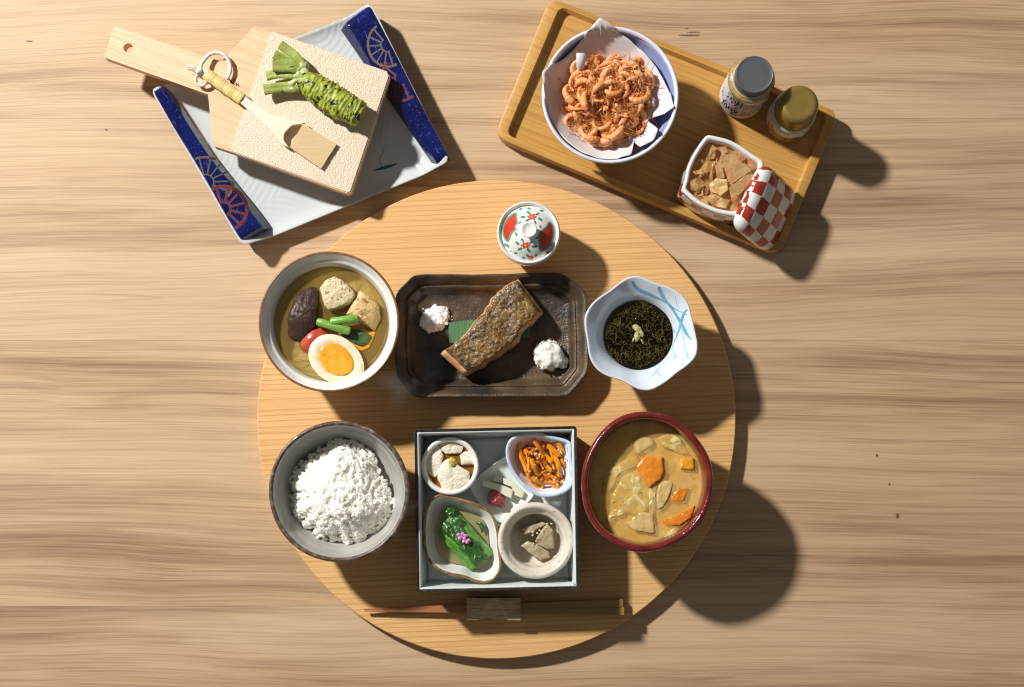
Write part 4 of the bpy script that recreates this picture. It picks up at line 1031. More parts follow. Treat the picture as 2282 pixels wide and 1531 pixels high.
for i, (x, y) in enumerate([(455, 978), (490, 970), (515, 985), (478, 1000), (505, 1008), (525, 1035), (540, 1022), (500, 1030), (465, 1005)]):
    p = W(*q([(x, y)])[0], ZF + .0300 + .0008 * (i % 3))
    mk('bud', *blob(p, (.0017, .0016, .0014), (0, 0, i), 3, .0006, 700, i), m_pink, parent=fl_, ang=0)

# burdock bowl
zd = ZF + .034
c = W(1193.9, 1205.1, zd); r = 85.7 * K(zd)
o2 = circ(c, r, 110)
db = mk('burdock_bowl', *vessel(o2, [(0.012, ZF), (0.010, ZF), (0.008, ZF + .003), (0.0012, ZF + .016), (0.0, ZF + .029), (0.0008, ZF + .0330), (0.0026, ZF + .0342), (0.0048, ZF + .0332), (0.0062, ZF + .0308), (0.0072, ZF + .0285), (0.0088, ZF + .0280), (0.0096, ZF + .026), (0.0105, ZF + .016), (0.0125, ZF + .009), (0.018, ZF + .007), (0.026, ZF + .0065)], wob=.0004, wf=40, seed=9), m_cream, ang=0, origin=(c.x, c.y, ZF),
        label='thick cream stoneware bowl holding burdock pieces in the box', cat='bowl')
q = lambda pts: ZP(pts, 11.777, 1140, 1130)
m_bur = M('simmered_burdock', (0.40, 0.33, 0.20), 0.38, (0.52, 0.45, 0.31), 1, 0.35, 0.7, stretch=(160, 500, 160, .4), bump=[(300, 0.0008, 4)], coat=0.15, speck=[(200, (0.30, 0.18, 0.07), 0.68)])
zb_ = ZF + .0075
for i, (po_, z1, tl, lab) in enumerate([([(180, 590), (500, 490), (820, 385), (940, 430), (800, 530), (640, 600), (600, 660), (400, 722), (240, 732)], .012, (0, 0), 'upper burdock piece lying flat in the cream bowl'),
        ([(230, 1010), (420, 890), (700, 980), (920, 1105), (985, 1180), (1010, 1330), (760, 1400), (500, 1230)], .011, (0, .15), 'lower burdock piece with slanted end in the cream bowl'), ([(860, 510), (945, 440), (1090, 600), (1118, 1100), (930, 1115), (690, 970), (640, 850), (760, 650)], .015, (-.25, 0), 'upright burdock piece leaning on the other two')]):
    mk('burdock_piece', *chunk(q(po_), zb_, zb_ + z1, .0014, .0005, 240, 80, False, 1.0, .0008, i + 11, tilt=tl), m_bur, label=lab, cat='burdock')
for i, (x, y) in enumerate([(460, 640), (570, 660), (740, 610), (680, 690), (800, 750), (650, 900), (720, 880), (580, 950), (560, 740), (1050, 440), (930, 445), (770, 960)]):
    p = W(*q([(x, y)])[0], zb_ + .0128)
    o = s0.copy(); COL.objects.link(o); o.location = p; o.rotation_euler = (rnd.uniform(-.6, .6), rnd.uniform(-.6, .6), rnd.random() * 3)
    tag(o, 'pale sesame crumb on the burdock pieces', 'sesame seed', 'sesame crumbs on the burdock')

# ------------------------------------------------------------------ chopsticks in a bamboo holder
rx0, ry1, rx1, ry0 = *W(1040, 1332.5, ZB + .0165)[:2], *W(1160, 1382, ZB + .0165)[:2]
hz = ZB + .0165
def topz(u, v, p):
    # carved scoop opening towards the near edge
    y = (p.y - ry0) / (ry1 - ry0); x = (p.x - (rx0 + rx1) / 2) / (rx1 - rx0)
    w = 0.27 * math.sqrt(max(0, 1 - y / .95)) if y < .95 else 0
    if w <= 0 or abs(x) > w: return hz
    return hz - .0062 * (1 - (x / w) ** 2) ** .6 * min(1, (1 - y) * 1.15)
hl = [Vector((rx0, ry0 + (ry1 - ry0) * k / 3, 0)) for k in range(4)]; hr = [Vector((rx1, ry0 + (ry1 - ry0) * k / 3, 0)) for k in range(4)]
A_ = slab(hl, hr, 36, 90, topz, ZB + .0098)
e_ = .00015
B_ = box((rx0 + e_, ry0 + e_, ZB), (rx1 - e_, ry0 + .0024, ZB + .0100)); C_ = box((rx0 + e_, ry1 - .0024, ZB), (rx1 - e_, ry1 - e_, ZB + .0100)); D_ = box((rx0 + 2 * e_, ry0 + .002, ZB), (rx1 - 2 * e_, ry1 - .002, ZB + .0035))
mk('chopstick_rest', *join([A_, B_, C_, D_]), m_rest, ang=35, label='small bamboo block chopstick holder with carved scoop in front of the box', cat='chopstick rest')
t = NT('lacquer_wood_lit_to_shaded'); cc = t.coord(); sp_ = t.add('ShaderNodeSeparateXYZ'); t.link(cc, sp_.inputs[0])
t.color(t.ramp(t.math('ADD', t.math('MULTIPLY', sp_.outputs[0], 4.0), .5), [(.30, (.42, .17, .075)), (.62, (.33, .21, .055))])); t.rough(.3); m_chop = t.m  # ramp paints the lit reddish tip and shaded olive butt into the colour

for (x0, y0, x1, y1, lab) in ((810, 1357.5, 1388, 1343.5, 'olive brown chopstick nearer the box in the holder'), (812, 1361, 1391, 1361.5, 'olive brown chopstick nearer the board edge in the holder')):
    a, b = W(x0, y0, ZB + .0062), W(x1, y1, ZB + .0066)
    P = [a.lerp(b, t / 10) for t in range(11)]
    V, F = tube(P, [.0008 + .0040 * (t / 10) ** .9 for t in range(11)], 4, 1.0)
    # turn the square section flat side up
    fr = frame_path(P); V2 = []
    for i, p in enumerate(P):
        n_, b_ = fr[i]; rr = (.0008 + .0032 * (i / 10) ** .9) * .92
        for sx, sy in ((-1, -1), (1, -1), (1, 1), (-1, 1)): V2.append(p + b_ * rr * sx * .95 + n_ * rr * sy * .8)
    F2 = [tuple(i * 4 + k for k in (j, (j + 1) % 4)) + tuple((i + 1) * 4 + k for k in ((j + 1) % 4, j)) for i in range(10) for j in range(4)] + [(3, 2, 1, 0), (40, 41, 42, 43)]
    o = mk('chopstick', V2, F2, m_chop, ang=30, bevel=.0004, label=lab, cat='chopstick')

# ------------------------------------------------------------------ square plate with cobalt bands
ZW = .030
q1 = lambda pts: ZP(pts, 2.7167, 220, 0)
corn = WP([(332, 196), (826, 3), (1003, 357), (537, 547)], ZW)
pq = rrect(ccw([Vector((v.x, v.y, 0)) for v in corn]), .006)
pq = resample(pq, 200); pcn = cen(pq)
t = NT('ribbed_white_porcelain'); cc = t.coord()
dm = None
for (cx, cy) in ((590, 660), (700, 60), (1010, 300), (420, 330)):
    p0 = W(cx, cy, .01) - Vector((pcn.x, pcn.y, 0))
    fl0 = t.add('ShaderNodeVectorMath', operation='MULTIPLY'); t.link(cc, fl0.inputs[0]); fl0.inputs[1].default_value = (1, 1, 0)
    d_ = t.add('ShaderNodeVectorMath', operation='DISTANCE'); t.link(fl0.outputs[0], d_.inputs[0]); d_.inputs[1].default_value = (p0.x, p0.y, 0)
    dm = d_.outputs['Value'] if dm is None else t.math('MINIMUM', dm, d_.outputs['Value'])
wv = t.math('MULTIPLY', t.math('ADD', t.math('SINE', t.math('MULTIPLY', dm, 2 * math.pi / .0056)), 1.0), .5)
t.color((0.55, 0.59, 0.585)); t.rough(0.14); t.b.inputs['Coat Weight'].default_value = .4; t.normal(t.bump(wv, .00022, .6)); m_rib = t.m
pt = thing('square_plate', (pcn.x, pcn.y, 0), 'square white ribbed plate with cobalt blue side bands and painted cart wheels', 'plate')
def sidez(p, d):                                    # the two banded sides curve up, the others stay low
    a, b, c_, d_ = corn
    def dist(p, a, b):
        e = (b - a).normalized(); w = p - a; return abs(e.x * w.y - e.y * w.x)
    P3 = Vector((p.x, p.y, ZW)); dl = dist(P3, corn[0], corn[3]); dr = dist(P3, corn[1], corn[2])
    f = max(0, 1 - min(dl, dr) / .030)
    return f
V, F = [], []
rings = []
for d, zlo, zhi in [(.035, .0, 0), (.030, 0, 0), (.028, .003, .004), (.004, .009, .018), (.0, .0125, .0250), (.0004, .0138, .0268), (.0018, .0140, .0272), (.004, .0130, .0262), (.010, .0105, .018), (.018, .0095, .012), (.03, .009, .0095), (.05, .009, .009), (.07, .009, .009)]:
    ring = []
    for p in scaled(pq, 1 - d / .105, pcn):
        f = sidez(p, d); f = f * f * (3 - 2 * f)
        ring.append(Vector((p.x, p.y, zlo + (zhi - zlo) * f)))
    rings.append(ring)
V, F = loft(rings)
mk('plate_body', V, F, m_rib, parent=pt, ang=60)
pb_ = bvh(V, F)
q7 = lambda pts: ZP(pts, 3.927, 320, 170); q8 = lambda pts: ZP(pts, 3.925, 740, 0)
bands = []; bobj = []
for nm, outp, inp in (('l', [(72, 118), (250, 430), (410, 690), (560, 940), (700, 1190), (852, 1440)], [(196, 66), (370, 330), (575, 640), (760, 880), (930, 1090), (1098, 1308)]),
                      ('r', [(328, 30), (470, 300), (620, 590), (770, 890), (900, 1130), (1022, 1362)], [(66, 232), (230, 470), (400, 720), (560, 960), (720, 1190), (888, 1440)])):
    qq = q7 if nm == 'l' else q8
    L_ = [Vector((v.x, v.y, 0)) for v in WP(qq(outp), ZW)]; R_ = [Vector((v.x, v.y, 0)) for v in WP(qq(inp), ZW - .006)]
    def bz(u, v, p):
        v = min(1, max(0, v)); e = min(1, min(v * 14, 1)) ; eu = min(1, min(u, 1 - u) * 30)
        z = .0290 - .0035 * v
        if v > .80: z -= (v - .80) / .20 * .0105
        return z - .0022 * (1 - e) ** 2 - .003 * (1 - eu) ** 2
    V, F = slab(L_, R_, 60, 30, bz, .0085)
    bands.append(bvh(V, F))
    bobj.append(mk('blue_band', V, F, m_cobalt, parent=pt, ang=45))
def wheel(qq, cx, cy, R1, th0, th1, mt, b, w1=3.2, w2=2.0, nsp=6, sy=1.0, rot=0.0):
    def pt_(r_, a):
        x, y = r_ * math.cos(a), r_ * sy * math.sin(a)
        return qq([(cx + x * math.cos(rot) - y * math.sin(rot), cy + x * math.sin(rot) + y * math.cos(rot))])[0]
    segs = []
    for rr, ww in ((R1, w1), (R1 * .30, w2 * .9)):
        segs.append(([pt_(rr, th0 + (th1 - th0) * k / 24) for k in range(25)], ww))
    for k in range(nsp):
        a = th0 + (th1 - th0) * (k + .5) / nsp
        segs.append(([pt_(R1 * .33, a), pt_(R1 * .64, a), pt_(R1 * .94, a)], w2))
    for pth, ww in segs:
        V, F = ribbon(pth, ww + .9, b, .00012, 40)
        if V: mk('wheel_outline', V, F, m_palepaint, parent=bobj[bands.index(b)], ang=0)
        V, F = ribbon(pth, ww, b, .00024, 40)
        if V: mk('wheel_stroke', V, F, mt, parent=bobj[bands.index(b)], ang=0)
# band wheels: gold behind, red in front
wheel(q7, 545, 925, 235, R(-125), R(28), m_gold, bands[0], 4.4, 2.6, 6, .92, R(8))
wheel(q7, 700, 1160, 205, R(-132), R(52), m_redenamel, bands[0], 6.5, 4.2, 6, .95, R(8))
wheel(q8, 480, 395, 165, R(72), R(252), m_gold, bands[1], 4.4, 2.6, 7, 1.15, R(-12))
wheel(q8, 600, 690, 165, R(62), R(240), m_redenamel, bands[1], 4.6, 3.2, 6, 1.15, R(-12))
rnd = random.Random(31)
for i in range(26):                                  # fine pale scratches in the cobalt glaze
    b = i % 2; u = rnd.random()
    (x0, y0), (x1, y1) = (((110, 110), (900, 1330)) if b == 0 else ((230, 140), (950, 1390)))
    x, y = x0 + (x1 - x0) * u + rnd.uniform(-50, 60), y0 + (y1 - y0) * u + rnd.uniform(-40, 40)
    a = R(60) + rnd.uniform(-.5, .5); L = rnd.uniform(15, 70)
    V, F = ribbon((q7, q8)[b]([(x, y), (x + L * math.cos(a) * .6 + rnd.uniform(-6, 6), y + L * .5 * math.sin(a)), (x + L * math.cos(a), y + L * math.sin(a))]), [.3, .9, .3], bands[b], .00010, 8, 1)
    if V: mk('glaze_scratch', V, F, m_palepaint, parent=bobj[b], ang=0)
V, F = ribbon(ZP([(1668, 1030), (1720, 1018), (1780, 1000), (1805, 990)], 2.7167, 220, 0), [2, 7, 7, 2], pb_, .0002, 20)
if V: mk('painted_leaf', V, F, m_greendark, parent=pt, ang=0)
V, F = ribbon(ZP([(1720, 1020), (1700, 960), (1725, 920), (1720, 880)], 2.7167, 220, 0), .8, pb_, .0002, 20)
if V: mk('painted_stem', V, F, m_ink, parent=pt, ang=0)

# ------------------------------------------------------------------ wasabi grater on the plate
ZG0, ZG = .0295, .0415
GV = lambda pts, z: [Vector((v.x, v.y, 0)) for v in WP(q1(pts), z)]
body = [(945, 155), (1745, 432), (1762, 462), (1528, 1165), (1505, 1172), (795, 917), (700, 885), (690, 870), (662, 572), (35, 348), (40, 320), (88, 172), (105, 164), (742, 372)]
hole = [(178 + 29 * math.cos(a), 290 + 28 * math.sin(a)) for a in [2 * math.pi * i / 24 for i in range(24)]]
gp_ = GV(body, ZG)
gt = thing('wasabi_grater', (cen(gp_).x, cen(gp_).y, ZG0), 'pale wooden paddle grater with pebbled sharkskin panel resting on the square plate', 'grater')
mk('wood_body', *prism(gp_, ZG0, ZG, GV(hole, ZG)), m_hinoki, parent=gt, smooth=False)
t = NT('sharkskin'); cc = t.coord()
vo = t.add('ShaderNodeTexVoronoi', feature='SMOOTH_F1'); vo.inputs['Scale'].default_value = 850; vo.inputs['Smoothness'].default_value = .15; t.link(cc, vo.inputs['Vector'])
hh = t.ramp(vo.outputs['Distance'], [(0.0, 1.0), (0.75, 0.0)])
t.color(t.mix(hh, (0.66, 0.54, 0.39), (0.74, 0.63, 0.48))); t.rough(.38); t.normal(t.bump(hh, .00028, .8))
pan = GV([(1050, 193), (1745, 434), (1757, 460), (1524, 1160), (1505, 1166), (799, 914)], ZG)
mk('sharkskin_panel', *prism(pan, ZG - .0004, ZG + .0008), t.m, parent=gt, ang=30, bevel=.0003)
V, F = prism(gp_, ZG0, ZG); gb = bvh(V, F)
for pth, w in [([(762, 468), (768, 478)], 2), ([(790, 478), (800, 492), (806, 500)], 3), ([(800, 497), (812, 480), (822, 476), (818, 492), (808, 502)], 1.3), ([(806, 504), (826, 514), (838, 517)], 1.2), ([(828, 505), (850, 520)], 1.6), ([(836, 500), (833, 522)], 1.3), ([(846, 504), (846, 522)], 1.2), ([(830, 514), (846, 512)], 1.0), ([(840, 520), (856, 524)], 1.0)]:
    V, F = ribbon(q1(pth), w, gb, .0001, 10)
    if V: mk('ink_inscription', V, F, m_ink, parent=gt, ang=0)

# ------------------------------------------------------------------ wasabi root
q6 = lambda pts: ZP(pts, 4.784, 420, 80)
ZS1 = ZG + .0008
wr = .0112
ax = [W(*p, ZS1 + wr * .95 + dz) for p, dz in zip(q6([(1175, 480), (1260, 500), (1400, 590), (1560, 690), (1700, 770), (1800, 820), (1860, 850)]), (0.001, 0, 0, 0, 0, -.0005, -.001))]
P = catmull(ax, 150, False)
prof = [.0070, .0092, .0110, .0120, .0124, .0126, .0126, .0125, .0123, .0118, .0111, .0098]
rad = []
for i in range(150):
    f = i / 149 * (len(prof) - 1); k = min(int(f), len(prof) - 2); rad.append(prof[k] + (prof[k + 1] - prof[k]) * (f - k))
rad[-1] *= .55; rad[-2] *= .75; rad[-3] *= .88; rad[-4] *= .95
def wfn(i, a):
    u = Vector((math.cos(a), math.sin(a), 0))
    f = min(1, max(0, (i - 8) / 20))
    n1_ = noise.noise(Vector((i * .15, u.x * 2.6, u.y * 2.6))); n2_ = noise.noise(Vector((i * .27 + 9, u.x * 5.5, u.y * 5.5)))
    rg = (.5 + .5 * math.sin(i * .75 + 1.3 * math.sin(a) + 4 * noise.noise(Vector((i * .06, u.x, u.y))))) ** 3
    return 1 + f * (.22 * max(0, n1_) + .13 * max(0, n2_) + .008 * rg + .07 * noise.noise(Vector((i * .09 + 4, u.x * 3.6, u.y * 3.6))) - .03)
t = NT('wasabi_skin'); cc = t.coord()
n1 = t.noise(cc, 110, 5, .6); n2 = t.noise(cc, 420, 4, .6)
b0 = t.mix(t.ramp(n1, [(.36, 0.), (.62, 1.)]), (.19, .25, .018), (.42, .47, .060))
b0 = t.mix(t.ramp(n2, [(.60, 0.), (.72, 1.)]), b0, (.055, .045, .012))
b0 = t.mix(t.ramp(t.noise(cc, 150, 2), [(.61, 0.), (.65, 1.)]), b0, (.02, .02, .012))
t.color(b0); t.rough(.38); t.normal(t.bump(n2, .0006, 1.0, t.bump(n1, .0012, 1.0)))
ws = thing('wasabi_root', (cen(P).x, cen(P).y, ZS1), 'knobbly fresh green wasabi root with trimmed leaf stalks on the grater', 'wasabi root')
mk('root', *tube(P, rad, 44, .95, wfn), t.m, parent=ws, ang=0)
m_stalk = M('wasabi_stalk', (0.22, 0.29, 0.045), 0.35, (0.36, 0.41, 0.11), 1, .35, .65, stretch=(70, 70, 70), bump=(300, 0.0005), speck=[(230, (0.05, 0.06, 0.015), 0.72)])
m_stalkp = M('pale_stalk_base', (0.52, 0.54, 0.36), 0.4, (0.40, 0.45, 0.20), 120, bump=(300, 0.0004))
for i, (pp, zz, w, fl) in enumerate([([(1235, 330), (1160, 235), (1070, 165), (985, 105)], (.012, .013, .013, .014), [.0030, .0037, .0040, .0040], .6), ([(1215, 340), (1130, 265), (1020, 245), (925, 205)], (.011, .012, .012, .013), [.0030, .0036, .0040, .0042], .6),
                                       ([(1210, 380), (1120, 330), (1010, 320), (905, 320)], (.012, .014, .014, .015), [.0036, .0048, .0052, .0050], .55), ([(1190, 420), (1100, 410), (960, 400), (840, 425)], (.011, .011, .010, .010), [.0030, .0036, .0040, .0040], .6),
                                       ([(1175, 510), (1090, 530), (960, 540), (815, 560)], (.010, .0085, .0085, .0095), [.0058, .0046, .0044, .0046], .6)]):
    A = catmull([W(*p, ZS1 + z) for p, z in zip(q6([(x - (1200 - x) * .03, y + (y - 340) * .06) for x, y in pp]), zz)], 26, False)
    rr = []
    for k in range(26):
        f = k / 25 * 3; j = min(int(f), 2); rr.append(w[j] + (w[j + 1] - w[j]) * (f - j))
    # half-pipe section: a groove along the upper side
    o = mk('stalk', *tube(A, rr, 18, fl, lambda i_, a: 1 - (.55 * max(0, math.sin(a)) ** 3 if i_ > 3 else 0) + .04 * math.cos(a * 7)), m_stalk, parent=ws, ang=50)
for i, (x, y, a, b) in enumerate([(1225, 330, 60, 55), (1190, 420, 40, 45), (1140, 500, 60, 40), (1240, 400, 55, 60)]):
    k = K(ZS1) / 4.784
    mk('stalk_base', *blob(W(*q6([(x, y)])[0], ZS1 + .010 + .0012 * (i % 2)), (a * k, b * k, .0050), (0, 0, .5), 4, .0010, 180, i), m_stalkp, parent=ws, ang=0)

# ------------------------------------------------------------------ bamboo brush with cord
ZK = ZS1
m_handle = M('pale_bamboo', (0.76, 0.66, 0.50), 0.45, (0.82, 0.72, 0.57), 1, .35, .65, stretch=(40, 500, 40, R(-34)))
m_wrap = M('yellow_rattan', (0.66, 0.50, 0.16), 0.35, (0.72, 0.58, 0.25), 250, bump=(400, 0.0002))
m_bris = M('bamboo_bristle', (0.70, 0.50, 0.25), 0.45, (0.78, 0.60, 0.36), 1, .35, .65, stretch=(60, 2200, 60, R(-33)))
m_cord = M('white_cord', (0.72, 0.64, 0.57), 0.7, (0.78, 0.72, 0.66), 600)
bh = thing('bamboo_brush', W(*q1([(960, 660)])[0], ZK), 'small bamboo grater brush with rattan wrapped handle and white cord loop', 'brush')
L_ = GV([(872, 572), (960, 640), (1060, 700), (1150, 722), (1255, 742)], ZK + .006); R_ = GV([(845, 612), (930, 690), (1010, 765), (1085, 850), (1152, 892)], ZK + .006)
# handle widening to a paddle, hollowed just before the bristles
hp = GV([(872, 572), (960, 638), (1060, 700), (1150, 724), (1258, 746), (1236, 752), (1170, 762), (1125, 808), (1120, 850), (1152, 895), (1110, 875), (1040, 790), (930, 690), (845, 612)], ZK + .0045)
mk('handle', *prism(resample(ccw(hp), 90), ZK + .0034, ZK + .0068), m_handle, parent=bh, ang=30, bevel=.0009)
e0, e1 = W(*q1([(640, 440)])[0], ZK + .0055), W(*q1([(868, 600)])[0], ZK + .0052)
hcore = mk('handle_wrap_core', *tube([e0.lerp(e1, t_ / 4) for t_ in range(5)], .0046, 14, .6), m_handle, parent=bh)
for i in range(17):
    p0 = e0.lerp(e1, .10 + .86 * i / 16); dd = (e1 - e0).normalized() * .0019
    rr = .0052 * (1.0 + .04 * math.sin(i * 1.3))
    mk('rattan_turn', *tube([p0 - dd, p0 - dd * .6, p0 + dd * .6, p0 + dd], [rr * .94, rr, rr, rr * .94], 18, .62), m_wrap, parent=hcore, ang=60)
bp_ = q1([(1236, 750), (1442, 872), (1346, 1022), (1156, 890)])
bn = 17
for i in range(bn):
    f0, f1 = i / bn, (i + .9) / bn
    A0 = [Vector((*bp_[0], 0)).lerp(Vector((*bp_[3], 0)), f) for f in (f0, f1)]; A1 = [Vector((*bp_[1], 0)).lerp(Vector((*bp_[2], 0)), f) for f in (f0, f1)]
    ex = rnd.uniform(-.012, .004); zz = ZK + rnd.uniform(-.0002, .0002)
    A1 = [a + (a - b) * ex for a, b in zip(A1, A0)]
    V = [W(A0[0].x, A0[0].y, zz + .0062), W(A0[1].x, A0[1].y, zz + .0062), W(A1[1].x, A1[1].y, zz + .0034), W(A1[0].x, A1[0].y, zz + .0034)]
    Vb = [Vector((v.x, v.y, v.z - .0026)) for v in V]
    mk('bristle', Vb + V, [(3, 2, 1, 0), (4, 5, 6, 7), (0, 1, 5, 4), (1, 2, 6, 5), (2, 3, 7, 6), (3, 0, 4, 7)], m_bris, parent=bh, smooth=False)
cord = []
cpts = [(612, 428), (625, 385), (665, 335), (710, 318), (755, 330), (788, 370), (798, 415), (790, 450), (775, 480)]
cz = (.008, .007, .005, .005, .005, .004, .0035, .0035, .0035)
C1 = catmull([W(*p, ZK + z) for p, z in zip(q1(cpts), cz)], 90, False)
C2 = catmull([W(*p, ZK + z) for p, z in zip(q1([(612, 435), (590, 470), (595, 505), (625, 518), (650, 500), (648, 465), (622, 438)]), (.008, .006, .004, .004, .005, .006, .008))], 60, False)
tw = lambda i_, a: 1 + .07 * math.cos(2 * a + i_ * .8)
mk('cord_loop', *join([tube(C1, .0016, 10, 1, tw), tube(C2, .0014, 10, 1, tw), blob(W(*q1([(612, 432)])[0], ZK + .0085), (.0034, .0030, .0028), (0, 0, .4), 3, .0008, 400)]), m_cord, parent=bh, ang=0)
tf = []
for i in range(34):
    a = W(*q1([(606, 428)])[0], ZK + .0085); b = W(*q1([(535 + rnd.uniform(-14, 30), 398 + rnd.uniform(-14, 28))])[0], ZK + .006 + rnd.uniform(-.003, .004))
    tf.append(tube([a, a.lerp(b, .5) + Vector((0, 0, .0008)), b], [.0003, .0003, .0001], 4))
mk('cord_tuft', *join(tf), m_cord, parent=bh, ang=0)

# ------------------------------------------------------------------ bamboo tray
ZTR, ZTF = .0175, .0100
tp = ccw([Vector((v.x, v.y, 0)) for v in WP([(1226, -7), (1872, 249), (1738, 569), (1101, 304)], ZTR)])
to = resample(rrect(tp, .013, 12), 200)
ti = resample(rrect([q_ for q_ in ccw([Vector((v.x, v.y, 0)) for v in WP([(1247, 13), (1846, 255), (1731, 545), (1127, 300)], ZTR)])], .007, 12), 200)
tcn = cen(to)
# start both loops at the same direction so that the walls join cleanly
def align(p, c):
    k = max(range(len(p)), key=lambda i: ((p[i] - c).normalized()).x); return p[k:] + p[:k]
to, ti = align(to, tcn), align(ti, tcn)
mk('bamboo_tray', *loft([at(offset(to, .002), 0), at(offset(to, .0006), .0012), at(to, .003), at(to, ZTR - .0014), at(offset(to, .0004), ZTR - .0004), at(offset(to, .0014), ZTR), at(ti, ZTR), at(offset(ti, .0005), ZTR - .0006), at(offset(ti, .0012), ZTF + .001), at(offset(ti, .0020), ZTF + .0002), at(scaled(ti, .93), ZTF), at(scaled(ti, .5), ZTF)]), m_bamboo, ang=40,
   origin=(tcn.x, tcn.y, 0), label='rectangular bamboo tray with raised rim holding shrimp bowl and jars', cat='tray')

# shrimp bowl
zr = ZTF + .056
c = W(1359.9, 211, zr); r = 153.5 * K(zr)
o2 = circ(c, r, 140)
sbw = thing('shrimp_bowl', (c.x, c.y, ZTF), 'lilac blue bowl with white rim lined with paper and full of shrimp', 'bowl')
bprof = [(0.036, ZTF), (0.034, ZTF), (0.033, ZTF + .006), (0.029, ZTF + .008), (0.013, ZTF + .022), (0.003, ZTF + .045), (0.0006, ZTF + .0545), (0.0014, ZTF + .0556), (0.003, ZTF + .0545), (0.0045, ZTF + .047), (0.009, ZTF + .032), (0.02, ZTF + .017), (0.034, ZTF + .011), (0.048, ZTF + .010)]
mk('bowl_wall', *vessel(o2, bprof), m_bluebowl, parent=sbw, ang=60)
mk('rim', *loft([at(offset(o2, .0012), ZTF + .0530), at(offset(o2, .0002), ZTF + .0540), at(offset(o2, .0003), ZTF + .0556), at(offset(o2, .0014), ZTF + .0565), at(offset(o2, .0028), ZTF + .0558), at(offset(o2, .0036), ZTF + .0538)], False, False), m_rimwhite, parent=sbw, ang=0)
def bowlz(rr):
    pr = [(r - d, z) for d, z in bprof[8:]]
    for (r0, z0), (r1, z1) in zip(pr, pr[1:]):
        if r1 <= rr <= r0: return z1 + (z0 - z1) * (rr - r1) / (r0 - r1)
    return pr[-1][1] if rr < pr[-1][0] else pr[0][1] + (rr - pr[0][0]) * 1.6
q5 = lambda pts: ZP(pts, 4.503, 1190, 40)
pap = [(655, 35), (790, 112), (960, 215), (1110, 335), (1220, 460), (1300, 600), (1360, 740), (1396, 915), (1300, 975), (1160, 985), (1150, 1010), (1190, 1080), (1232, 1150), (1200, 1230), (1110, 1290), (1050, 1310), (1045, 1240), (1005, 1225), (985, 1330), (970, 1385), (800, 1420), (640, 1405), (480, 1350), (340, 1250), (230, 1130), (150, 980), (110, 820), (92, 690), (80, 565), (200, 470), (310, 395), (410, 300), (530, 165)]
zpx = ZTF + .05
pu = resample(ccw([Vector((v.x, v.y, 0)) for v in WP(q5(pap), zpx)]), 150)
pc = Vector((c.x, c.y, 0))
rings = []
for f in (1.0, .96, .92, .86, .8, .72, .64, .55, .45, .33, .2, .08, .01):
    ring = []
    for j, p in enumerate(pu):
        s_ = pc + (p - pc) * f; rr = (s_ - pc).length; a = math.atan2(s_.y - pc.y, s_.x - pc.x)
        z = max(bowlz(min(rr, r - .0032)) + .0012, ZTF + .020 + .036 * (rr / r) ** 1.8)
        if rr > r - .0032: z = ZTF + .0575 + (rr - (r - .0032)) * .55
        fold = max(0, f - .5) * 2
        dr = abs(((a - R(-38) + math.pi) % (2 * math.pi)) - math.pi)
        if dr < .75: z += fold * .010 * (1 - dr / .75) * (.5 + .5 * math.sin(a * 17)) + fold * .004
        z += .0010 * fold * noise.noise(Vector((s_.x * 90, s_.y * 90, 2)))
        ring.append(Vector((s_.x, s_.y, z)))
    rings.append(ring)
V, F = loft(rings, False, True)
m_paper = leafy('white_paper', (0.82, 0.78, 0.78), (0.86, 0.82, 0.82), .2, .7, 60, (400, .0001))
o = mk('paper_liner', V, F, m_paper, ang=50, label='white paper sheet lining the shrimp bowl with corners sticking up', cat='paper')
sd = o.modifiers.new('thick', 'SOLIDIFY'); sd.thickness = .0003
# a small rolled paper corner
rc_ = [W(*p, ZTF + .06) for p in q5([(475, 360), (470, 470)])]
mk('paper_curl', *tube([rc_[0], rc_[0].lerp(rc_[1], .5), rc_[1] - Vector((0, 0, .008))], [.0042, .0040, .0034], 20, .7), m_paper, parent=o, ang=60)

